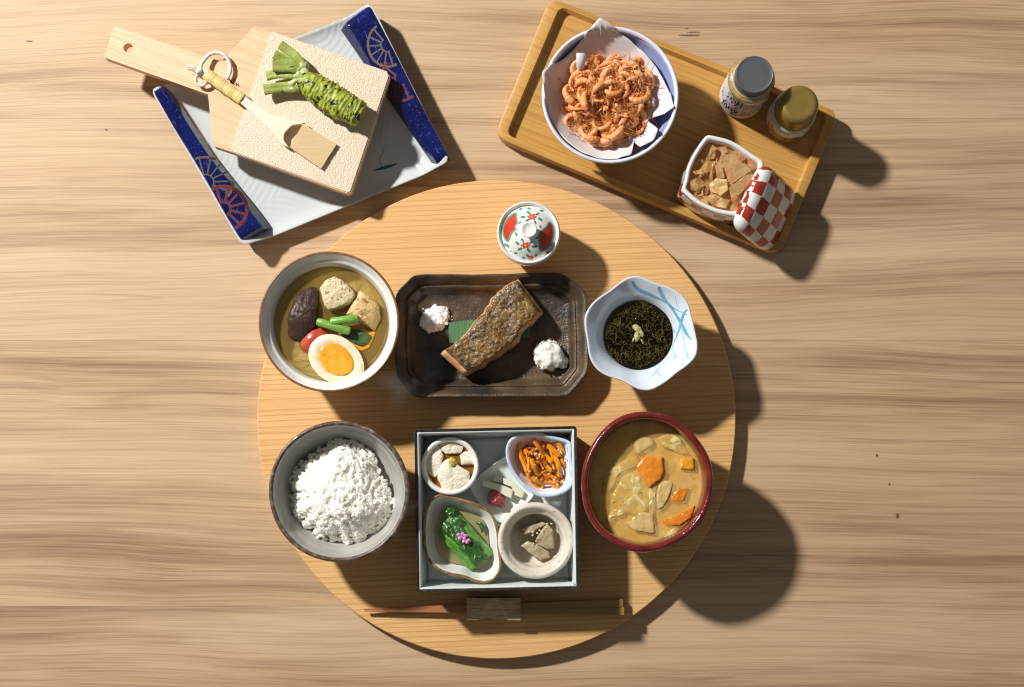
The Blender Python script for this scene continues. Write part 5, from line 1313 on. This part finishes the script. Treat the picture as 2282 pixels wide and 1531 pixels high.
m_shr = soft('fried_shrimp_shell', (0.74, 0.23, 0.05), (0.86, 0.42, 0.18), 0.002, 0.4, 230, bump=(450, .0007))
m_shr2 = soft('pale_shrimp_shell', (0.86, 0.45, 0.24), (0.76, 0.26, 0.06), 0.002, 0.4, 210, bump=(450, .0007))
m_leg = leafy('crisp_shrimp_legs', (0.80, 0.34, 0.06), (0.86, 0.48, 0.14), .4, .45, 300)
m_eye = M('shrimp_eye', (0.012, 0.008, 0.008), 0.3)
def shrimp_mesh(seed):
    rn = random.Random(seed)
    Rr = rn.uniform(.0078, .0125); sp = .033 / Rr * rn.uniform(.75, 1.0); n = 34
    P, rad = [], []
    for i in range(n):
        f = i / (n - 1); a = -sp * f; g = Rr * (1.15 - .35 * f)
        P.append(Vector((g * math.cos(a), g * math.sin(a), .0012 * math.sin(f * 5))))
        rad.append((.0010 + .0022 * math.sin(min(1, f * 3.6) * 1.45)) * (1 - .72 * max(0, f - .22) / .78))
    bodyV, bodyF = tube(P, rad, 9, 1.0, lambda i_, a: 1 + .22 * ((i_ * .8) % 3.0) / 3.0)
    parts = [(bodyV, bodyF)]
    d = (P[-1] - P[-2]).normalized(); sd_ = Vector((-d.y, d.x, 0))
    for k in (-.5, 0, .5):
        e = P[-1] + (d + sd_ * k) * .0048
        parts.append(tube([P[-1] - d * .0004, P[-1].lerp(e, .5), e], [.0006, .0012, .0004], 6, .3))
    hd = (P[0] - P[1]).normalized()
    parts.append(tube([P[0], P[0] + hd * .003 + Vector((0, 0, .0006))], [.0010, .0002], 5))
    legs = []
    for k in range(40):
        i = rn.randrange(1, 26); inw = -Vector((P[i].x, P[i].y, 0)).normalized()
        dr = (inw + Vector((rn.uniform(-.7, .7), rn.uniform(-.7, .7), rn.uniform(-.6, .6)))).normalized(); L = rn.uniform(.003, .0065)
        b = P[i] + inw * rad[i] * .6
        legs.append(tube([b, b + dr * L * .55 + Vector((rn.uniform(-1, 1), rn.uniform(-1, 1), rn.uniform(-1, 1))) * .0009, b + dr * L + Vector((rn.uniform(-1, 1), rn.uniform(-1, 1), rn.uniform(-1, 1))) * .0014], [.00042, .00032, .0001], 4))
    for k in range(4):
        p = P[0].copy(); dr = (hd + Vector((rn.uniform(-.8, .8), rn.uniform(-.8, .8), rn.uniform(-.2, .5)))).normalized(); A = [p.copy()]
        for m_ in range(7):
            dr = (dr + Vector((rn.uniform(-.4, .4), rn.uniform(-.4, .4), rn.uniform(-.3, .2)))).normalized(); p = p + dr * .0022; A.append(p.copy())
        legs.append(tube(A, [.00028] * 7 + [.0001], 4))
    eye = join([blob(P[1] + Vector((0, 0, rad[1])) + Vector((-P[1].y, P[1].x, 0)).normalized() * s, (.00075,) * 3, sub=2) for s in (0.0002,)])
    return join(parts), join(legs), eye
protos = []
slab_ = 'curled orange fried shrimp in the heap inside the paper lined bowl'
for s in range(8):
    (bv, bf), (lv, lf), (ev, ef) = shrimp_mesh(s + 40)
    o = mk('fried_shrimp', bv, bf, (m_shr, m_shr2)[s % 2], origin=(0, 0, 0), ang=60, label=slab_, cat='shrimp', group='fried shrimp heap')
    mk('legs', lv, lf, m_leg, parent=o, ang=0); mk('eye', ev, ef, m_eye, parent=o, ang=0)
    protos.append(o)
hc = W(*q5([(745, 850)])[0], ZTF + .045); rnd = random.Random(77)
hout = outl(q5([(330, 380), (520, 360), (690, 330), (830, 390), (1010, 420), (1170, 410), (1240, 560), (1230, 760), (1180, 880), (1110, 1050), (1120, 1180), (960, 1250), (800, 1340), (660, 1320), (480, 1280), (300, 1200), (270, 1000), (290, 850), (280, 700), (310, 520)]), ZTF + .045, 80)
hcn = cen(hout)
def place(o, i):
    j = rnd.randrange(80); lay = i % 3
    f = math.sqrt(rnd.random()) * (.93 if lay < 2 else .72)
    p = hcn + (hout[j] - hcn) * f
    z = max(ZTF + .026, bowlz((Vector((p.x, p.y, 0)) - pc).length) + .004) + (1 - f ** 2) * .016 + lay * .0062
    o.location = (p.x, p.y, z)
    o.rotation_euler = (rnd.uniform(-.55, .55), rnd.uniform(-.55, .55) + (math.pi if rnd.random() < .5 else 0), rnd.random() * 6.28)
    s = rnd.uniform(.72, 1.02); o.scale = (s, s, s)
for i in range(190):
    if i < 8: o = protos[i]
    else:
        src = protos[i % 8]; o = src.copy(); COL.objects.link(o)
        for ch in list(src.children):
            if ch.parent == src:
                k = ch.copy(); COL.objects.link(k); k.parent = o
    place(o, i)
fz_ = []
for i in range(240):
    j = rnd.randrange(80); f = math.sqrt(rnd.random()) * .97; p = hcn + (hout[j] - hcn) * f
    p = Vector((p.x, p.y, max(ZTF + .030, bowlz((Vector((p.x, p.y, 0)) - pc).length) + .003) + (1 - f * f) * .021 + rnd.uniform(.0, .011))); dr = Vector((rnd.uniform(-1, 1), rnd.uniform(-1, 1), rnd.uniform(-.4, .4))).normalized(); A = [p.copy()]
    for m_ in range(6):
        dr = (dr + Vector((rnd.uniform(-.7, .7), rnd.uniform(-.7, .7), rnd.uniform(-.4, .3)))).normalized(); p = p + dr * rnd.uniform(.0010, .0020); A.append(p.copy())
    w = rnd.uniform(.00012, .0003); fz_.append(tube(A, [w] * 6 + [w * .4], 4))
mk('fried_crumbs', *join(fz_), m_leg, ang=0, label='fine orange fried whiskers and crumbs tangled through the shrimp heap', cat='crumbs', kind='stuff')

# ------------------------------------------------------------------ text wrapped on a jar
def text_mesh(s, size):
    cu = bpy.data.curves.new('label_text', 'FONT'); cu.body = s; cu.size = size; cu.align_x = 'CENTER'; cu.align_y = 'CENTER'; cu.resolution_u = 3
    ob = bpy.data.objects.new('label_text', cu); COL.objects.link(ob)
    dg = bpy.context.evaluated_depsgraph_get(); me = bpy.data.meshes.new_from_object(ob.evaluated_get(dg))
    V = [v.co.copy() for v in me.vertices]; F = [tuple(p.vertices) for p in me.polygons]
    bpy.data.objects.remove(ob); bpy.data.curves.remove(cu); bpy.data.meshes.remove(me)
    return V, F
def wrap(V, F, cx, cy, rad, az, z, rot=0.0, lift=.00015):
    o = []
    for v in V:
        x = v.x * math.cos(rot) - v.y * math.sin(rot); y = v.x * math.sin(rot) + v.y * math.cos(rot)
        a = az + x / rad; o.append(Vector((cx + (rad + lift) * math.cos(a), cy + (rad + lift) * math.sin(a), z + y)))
    return o, F
def flatpoly(pts, n=40):
    p = resample([Vector((x, y, 0)) for x, y in pts], n); c_ = cen(p); V = []; F = []
    for f in (1, .75, .5, .25): V += [c_ + (q_ - c_) * f for q_ in p]
    V.append(c_)
    for r_ in range(3):
        for j in range(n): F.append((r_ * n + j, r_ * n + (j + 1) % n, (r_ + 1) * n + (j + 1) % n, (r_ + 1) * n + j))
    for j in range(n): F.append((3 * n + j, 3 * n + (j + 1) % n, 4 * n))
    return V, F

# grey capped jar
jc = W(1652, 217, ZTF); jr = .0198
gj = thing('grey_cap_jar', (jc.x, jc.y, ZTF), 'glass seasoning jar with grey cap and white label with black characters', 'jar')
z0 = ZTF
m_glass = M('amber_filled_glass', (0.34, 0.22, 0.07), 0.08, (0.46, 0.33, 0.14), 260, .4, .65, coat=.8, bump=(500, .0003))
mk('glass_body', *vessel(circ(jc, jr, 80), [(.004, z0), (.0015, z0), (.0, z0 + .003), (.0, z0 + .0590), (.0006, z0 + .0604), (.0018, z0 + .0616), (.0036, z0 + .0622), (.0046, z0 + .063), (.0046, z0 + .066), (.012, z0 + .066)]), m_glass, parent=gj, ang=0)
m_label = M('white_label_paper', (0.70, 0.68, 0.70), .45, (0.74, 0.72, .73), 80)
o2 = circ(jc, jr + .0002, 80)
gl_ = mk('label', *loft([at(o2, z0 + .005), at(o2, z0 + .0588)], False, False), m_label, parent=gj, ang=0)
cr = .0161
m_greycap = M('grey_plastic', (0.085, 0.092, 0.105), .42, (0.10, 0.106, 0.12), 60, bump=(900, .0001))
mk('cap', *vessel(circ(jc, cr, 80), [(.001, z0 + .0645), (.0, z0 + .0645), (.0, z0 + .0656), (.0006, z0 + .0660), (.0006, z0 + .0752), (.0003, z0 + .0758), (.0010, z0 + .0768), (.0018, z0 + .0764), (.004, z0 + .0763), (.012, z0 + .0763)]), m_greycap, parent=gj, ang=40)
mk('neck_ring', *vessel(circ(jc, cr + .0010, 72), [(.003, z0 + .0622), (.0, z0 + .0624), (.0, z0 + .0634), (.003, z0 + .0638)]), M('clear_neck', (0.55, 0.45, 0.26), .1, coat=.6), parent=gj, ang=0)
lr_ = jr + .0002
A1 = R(225)
for s, size, az, z, mt, rot in [('潮', .0200, A1 + .06, z0 + .0450, m_ink, 0), ('鰹', .0205, A1 + .02, z0 + .0160, m_ink, 0), ('焼塩', .0062, A1 + .02, z0 + .0305, m_inkred, 0)]:
    V, F = text_mesh(s, size); mk('label_writing', *wrap(V, F, jc.x, jc.y, lr_, az, z, rot), mt, parent=gl_, smooth=False)
for x0, y0, x1, y1 in ((-.0062, .0031, .0062, .0036), (-.0062, -.0036, .0062, -.0031), (-.0064, -.0036, -.0059, .0036), (.0059, -.0036, .0064, .0036)):
    V, F = flatpoly([(x0, y0), (x1, y0), (x1, y1), (x0, y1)], 24); mk('label_frame', *wrap(V, F, jc.x, jc.y, lr_, A1 + .02, z0 + .0305), m_inkred, parent=gl_, smooth=False)
for k, (s, az, zt_) in enumerate([('西伊豆の潮鰹', 264, .049), ('粉末とろみ塩', 279, .050), ('ふりかけに', 294, .050), ('お茶漬けに', 308, .048)]):
    for j, ch in enumerate(s):
        V, F = text_mesh(ch, .0060); mk('label_writing', *wrap(V, F, jc.x, jc.y, lr_, R(az), z0 + zt_ - j * .0066), m_ink, parent=gl_, smooth=False)
for k, s in enumerate('しお'):
    V, F = text_mesh(s, .0075); mk('label_writing', *wrap(V, F, jc.x, jc.y, lr_, R(186), z0 + .034 - k * .009), m_inkviolet, parent=gl_, smooth=False)
V, F = flatpoly([(-.005, -.002), (.005, -.002), (.005, .002), (-.005, .002)], 32); mk('label_seal', *wrap(V, F, jc.x, jc.y, lr_, A1 + .02, z0 + .0575), M('ochre_seal', (.45, .30, .03), .4), parent=gl_, smooth=False)

# gold capped jar
jc = W(1755, 268, ZTF); jr = .0194
oj = thing('gold_cap_jar', (jc.x, jc.y, ZTF), 'seasoning jar with smooth gold cap and orange mountain picture label', 'jar')
mk('glass_body', *vessel(circ(jc, jr, 80), [(.004, z0), (.0015, z0), (.0, z0 + .003), (.0, z0 + .0325), (.0006, z0 + .0342), (.002, z0 + .0352), (.008, z0 + .0356)]), M('white_jar_glass', (.62, .58, .50), .12, coat=.6), parent=oj, ang=0)
o2 = circ(jc, jr + .0002, 80)
ol_ = mk('label', *loft([at(o2, z0 + .003), at(o2, z0 + .0328)], False, False), m_label, parent=oj, ang=0)
m_goldcap = M('gold_plastic', (0.26, 0.185, 0.042), .34, (0.29, 0.21, 0.055), 50, metal=.35, bump=(900, .00008))
mk('cap', *vessel(circ(jc, .0180, 80), [(.002, z0 + .035), (.0, z0 + .0350), (.0, z0 + .0362), (.0003, z0 + .0366), (.0010, z0 + .054), (.0020, z0 + .0578), (.0040, z0 + .0598), (.0065, z0 + .0602), (.0080, z0 + .0599), (.013, z0 + .0600)]), m_goldcap, parent=oj, ang=0)
lr_ = jr + .0002; A1 = R(243)
def pic(pts, mt, lift):
    V, F = flatpoly(pts, 48); mk('label_picture', *wrap(V, F, jc.x, jc.y, lr_, A1, z0, 0, lift), mt, parent=ol_, smooth=False)
pic([(-.018, .0045), (.022, .0045), (.026, .012), (.018, .0105), (.010, .009), (-.006, .0075), (-.014, .008)], M('green_print', (.07, .16, .025), .5, (.12, .22, .04), 300), .00012)
pic([(-.017, .008), (.012, .008), (.013, .011), (.006, .0145), (-.002, .0165), (-.008, .0185), (-.013, .0205), (-.018, .0195)], M('orange_print', (.55, .25, .02), .5, (.62, .36, .04), 200), .00018)
pic([(.004, .0160), (.010, .0155), (.017, .0185), (.015, .0145), (.019, .0115), (.010, .0125)], M('blue_print', (.05, .06, .22), .5), .00024)
pic([(-.012, .0205), (-.0095, .0185), (-.0095, .021), (-.0115, .0250)], M('leaf_print', (.08, .20, .03), .5), .00024)
for x_, y_ in ((-.008, .013), (-.004, .0115), (.001, .0125), (.005, .0110)):
    pic([(x_ - .0022, y_ + .0010), (x_ + .0022, y_ - .0016), (x_ + .0026, y_ - .0006), (x_ - .0016, y_ + .0020)], M('brown_print', (.10, .03, .015), .5), .00028)
for j, ch in enumerate('金山寺みそ粉'):
    V, F = text_mesh(ch, .0040); mk('label_writing', *wrap(V, F, jc.x, jc.y, lr_, A1 + (j - 3.5) * .20 - .05, z0 + .0285), m_ink, parent=ol_, smooth=False)

# ------------------------------------------------------------------ red checked pot with bonito flakes and its lid
t = NT('red_white_check'); uvn = t.coord('UV'); cc = t.coord()
ds = t.add('ShaderNodeTexNoise'); ds.inputs['Scale'].default_value = 130; t.link(cc, ds.inputs['Vector'])
mv = t.add('ShaderNodeVectorMath', operation='SCALE'); t.link(ds.outputs['Color'], mv.inputs[0]); mv.inputs['Scale'].default_value = .20
av = t.add('ShaderNodeVectorMath', operation='ADD'); t.link(uvn, av.inputs[0]); t.link(mv.outputs[0], av.inputs[1])
ck = t.add('ShaderNodeTexChecker'); ck.inputs['Scale'].default_value = 1.0; t.link(av.outputs[0], ck.inputs['Vector'])
redc = t.mix(t.ramp(t.noise(cc, 170, 4), [(.35, 0.), (.68, 1.)]), (.30, .018, .010), (.46, .055, .024))
t.color(t.mix(ck.outputs['Fac'], (.72, .74, .72), redc)); t.rough(.12); t.b.inputs['Coat Weight'].default_value = .5; t.normal(t.bump(t.noise(cc, 90, 3), .0005)); m_check = t.m
q3 = lambda pts: ZP(pts, 4.785, 1480, 280)
zq = ZTF + .045
po = outl(q3([(470, 98), (560, 112), (700, 150), (830, 220), (960, 310), (1055, 372), (1062, 420), (1040, 500), (985, 620), (900, 780), (840, 890), (800, 950), (760, 965), (680, 955), (560, 930), (400, 860), (280, 780), (195, 695), (192, 660), (215, 590), (240, 460), (290, 340), (360, 220), (430, 125)]), zq, 120)
pcn2 = cen(po)
prf = [(0.010, ZTF), (0.006, ZTF), (0.0015, ZTF + .005), (-0.0012, ZTF + .015), (-0.0012, ZTF + .028), (0.0, ZTF + .040), (0.0003, ZTF + .0425)]
V, F = vessel(po, prf)
uvs = [((i % 120) / 120 * 20, (prf[i // 120][1] - ZTF) / .011 + .3) for i in range(len(V))]
rp_ = thing('checked_pot', (pcn2.x, pcn2.y, ZTF), 'open red and white checked square pot filled with bonito flakes', 'pot')
mk('pot_wall', V, F[:-1], m_check, parent=rp_, ang=0, uv=uvs)
V, F = vessel(po, [(0.0003, ZTF + .0422), (0.0, ZTF + .0432), (0.0004, ZTF + .0448), (0.0016, ZTF + .0455), (0.0032, ZTF + .0450), (0.0042, ZTF + .0435), (0.0048, ZTF + .030), (0.007, ZTF + .014), (0.014, ZTF + .008), (0.026, ZTF + .007)])
mk('white_rim', V, F[:-2] + F[-1:], m_white, parent=rp_, ang=0)
m_bonito = leafy('bonito_flake', (0.76, 0.46, 0.19), (0.84, 0.60, 0.32), .45, .35, 160, (500, .0004))
m_bonito2 = leafy('rosy_bonito_flake', (0.62, 0.30, 0.11), (0.74, 0.44, 0.21), .45, .35, 130, (500, .0004))
m_bonito3 = leafy('golden_bonito_flake', (0.78, 0.48, 0.17), (0.84, 0.62, 0.30), .45, .35, 160, (500, .0004))
rnd = random.Random(55)
flakes = [([(600, 330), (740, 300), (930, 480), (690, 645)], .040, 0, 'large flat triangular bonito flake in the middle of the pot', .0006), ([(680, 680), (930, 475), (950, 520), (890, 640), (800, 740), (700, 790)], .042, 0, 'pale pointed bonito flake beside the lid', .0006), ([(420, 420), (510, 200), (550, 240), (470, 400), (420, 540), (380, 470)], .041, 2, 'narrow upright bonito flake along the far wall', .003),
          ([(270, 600), (360, 560), (430, 640), (370, 720), (280, 690)], .039, 2, 'curled pale bonito flake in the near left corner', .004), ([(480, 620), (560, 560), (660, 590), (670, 700), (590, 760), (490, 700)], .039, 2, 'crinkled golden bonito flake in front of the flat one', .004), ([(390, 760), (540, 740), (700, 800), (650, 890), (520, 860)], .038, 2, 'wide golden bonito flake along the near wall', .0035),
          ([(580, 240), (660, 225), (660, 290), (600, 290)], .041, 0, 'small bonito flake at the far corner', .002), ([(720, 290), (800, 290), (870, 360), (800, 400)], .040, 1, 'rosy bonito flake behind the flat one', .002), ([(300, 500), (400, 460), (420, 520), (330, 530)], .040, 2, 'small golden bonito scrap at the left wall', .002), ([(820, 380), (980, 350), (985, 460), (930, 480)], .038, 1, 'rosy bonito flake by the right wall', .0025),
          ([(700, 790), (860, 640), (900, 660), (860, 780), (760, 870)], .037, 1, 'dull bonito flake under the pointed one', .003), ([(540, 440), (600, 360), (640, 560), (560, 560)], .038, 0, 'shadowed bonito flake left of the flat one', .002), ([(430, 560), (500, 480), (520, 640), (420, 700)], .036, 1, 'brown bonito flake curled between two golden ones', .004)]
for k in range(14):
    x, y = rnd.uniform(360, 900), rnd.uniform(280, 820); a_ = rnd.random() * 6.28; L = rnd.uniform(60, 120); w_ = rnd.uniform(25, 55)
    if not (330 < x + .3 * (y - 500) < 900): continue
    cx_, sx_ = math.cos(a_), math.sin(a_)
    flakes.append(([(x + L * cx_, y + L * sx_), (x + w_ * .6 * -sx_ + 20 * cx_, y + w_ * .6 * cx_), (x - L * cx_, y - L * sx_ * .8), (x + w_ * sx_, y - w_ * cx_)], rnd.uniform(.033, .037), k % 3, None, rnd.uniform(.003, .006)))
for po_, z, mt, lab, cr_ in flakes:
    p = [Vector((v.x, v.y, 0)) for v in WP(q3(po_), ZTF + z)]; p = resample(ccw(p), 60); c_ = cen(p); V = []; F = []; n = 60; rl = (1, .86, .7, .54, .38, .22, .06)
    sx, sy = rnd.uniform(-.35, .35), rnd.uniform(-.35, .35); sd_ = rnd.random() * 50
    for f in rl:
        for q_ in p:
            s_ = c_ + (q_ - c_) * f * (1 + .05 * noise.noise(Vector((q_.x * 700, q_.y * 700, sd_))))
            V.append(Vector((s_.x, s_.y, ZTF + z + .0030 + sx * (s_.x - c_.x) + sy * (s_.y - c_.y) + cr_ * noise.noise(Vector((s_.x * 130, s_.y * 130, sd_))) + .0005 * noise.noise(Vector((s_.x * 500, s_.y * 500, sd_))))))
    for r_ in range(len(rl) - 1):
        for j in range(n): F.append((r_ * n + j, r_ * n + (j + 1) % n, (r_ + 1) * n + (j + 1) % n, (r_ + 1) * n + j))
    F.append(tuple(range((len(rl) - 1) * n, len(rl) * n)))
    mk('bonito_flake', V, F, (m_bonito, m_bonito2, m_bonito3)[mt], ang=0, label=lab or 'small curled bonito shaving half buried among the larger flakes', cat='bonito flake', group=None if lab else 'small bonito shavings')
# loose fill of flakes below, one crumpled bed
rings = [[Vector((p.x, p.y, ZTF + .037 + .0035 * noise.noise(Vector((p.x * 160, p.y * 160, 3))) + .0015 * noise.noise(Vector((p.x * 480, p.y * 480, 3))))) for p in scaled(po, f)] for f in (.86, .75, .65, .55, .45, .35, .25, .15, .05)]
mk('bonito_shavings', *loft(rings, False, True), m_bonito2, ang=0, label='deep bed of brown bonito shavings filling the checked pot', cat='bonito flakes', kind='stuff')
# lid: pillow-shaped square leaning on the pot
def superell(a, e, s):
    c_, s_ = math.cos(a), math.sin(a)
    return Vector((s * math.copysign(abs(c_) ** e, c_), s * math.copysign(abs(s_) ** e, s_), 0))
N = 96; rings = []; uvr = []
hw = .0305
for f, z in [(.80, .000), (.86, -.0005), (.955, 0.0), (.985, .0015), (1.0, .0045), (.995, .0072), (.965, .0096), (.91, .0114), (.8, .0130), (.68, .0140), (.55, .0147), (.4, .0152), (.25, .0155), (.1, .0156), (.01, .0156)]:
    rings.append([superell(2 * math.pi * j / N, .34, hw * f) + Vector((0, 0, z)) for j in range(N)])
for i, rg in enumerate(rings):
    for v in rg:
        k = 1 + (0.24 if i < 6 else 0.24 * max(0, (9 - i) / 4) if i < 9 else 0)
        uvr.append(((v.x * k + hw) / (2 * hw) * 4.5 + .43, (v.y * k + hw) / (2 * hw) * 4.5 + .43))
V, F = loft(rings)
# lid frame: y axis along the pot edge, tilted so that its top faces away from the pot
ya = (W(*q3([(1150, 480)])[0], .05) - W(*q3([(870, 1080)])[0], .05)); ya.z = 0; ya.normalize()
out = Vector((ya.y, -ya.x, 0))                    # away from the pot
tl = R(50)
za = (out * math.sin(tl) + Vector((0, 0, 1)) * math.cos(tl)).normalized(); xa = ya.cross(za).normalized()
lc = W(*q3([(1095, 900)])[0], ZTF + .0245)
m3 = Matrix((xa, ya, za)).transposed()
V = [m3 @ (v - Vector((0, 0, .008))) + lc for v in V]
dz = ZTF + .0002 - min(v.z for v in V); V = [v + Vector((0, 0, dz)) for v in V]
mk('pot_cover', V, F, m_check, ang=0, uv=uvr, label='red and white checked domed cover leaning against the open pot', cat='lid')

# ------------------------------------------------------------------ thin steam above the hot dishes
def steam(name, lo, hi, dens, seed, label):
    t = NT('steam_' + str(seed)); t.n.remove(t.b); c = t.coord()
    ds = t.add('ShaderNodeTexNoise'); ds.inputs['Scale'].default_value = 26; ds.inputs['Detail'].default_value = 2; t.link(c, ds.inputs['Vector'])
    mv = t.add('ShaderNodeVectorMath', operation='SCALE'); t.link(ds.outputs['Color'], mv.inputs[0]); mv.inputs['Scale'].default_value = .05
    av = t.add('ShaderNodeVectorMath', operation='ADD'); t.link(c, av.inputs[0]); t.link(mv.outputs[0], av.inputs[1])
    f = t.ramp(t.noise(t.mapped(av.outputs[0], (1, 1, .35), 0, (seed, seed * 2, 0)), 42, 3, .55), [(.50, 0.), (.72, 1.)])
    g = t.add('ShaderNodeTexGradient', gradient_type='QUADRATIC_SPHERE')
    sx, sy, sz = [2 / (b - a_) for a_, b in zip(lo, hi)]
    t.link(t.mapped(c, (sx, sy, sz), 0, (0, 0, -1)), g.inputs['Vector'])
    d = t.math('MULTIPLY', t.math('MULTIPLY', f, g.outputs['Fac']), dens)
    v = t.add('ShaderNodeVolumePrincipled'); v.inputs['Color'].default_value = (.95, .95, .95, 1); v.inputs['Anisotropy'].default_value = .2
    t.link(d, v.inputs['Density']); t.link(v.outputs[0], t.out.inputs['Volume'])
    o = mk(name, *box(lo, hi), t.m, origin=((lo[0] + hi[0]) / 2, (lo[1] + hi[1]) / 2, lo[2]), smooth=False, label=label, cat='steam', kind='stuff')
    return o
for i, (x, y, w, h, zl_, zh, dn, lab) in enumerate([(850, 1150, 300, 300, .070, .14, 34, 'faint steam drifting from the rice towards the box'), (905, 830, 240, 260, .040, .11, 16, 'faint steam curling over the near corner of the dark plate'), (1090, 1180, 260, 320, .066, .13, 22, 'faint steam above the greens and burdock in the box')]):
    c = W(x, y, zl_); k = K(zl_)
    steam('steam', (c.x - w * k / 2, c.y - h * k / 2, zl_), (c.x + w * k / 2, c.y + h * k / 2, zh), dn, i + 1, lab)
SC.cycles.volume_step_rate = 4.0
SC.cycles.volume_max_steps = 24
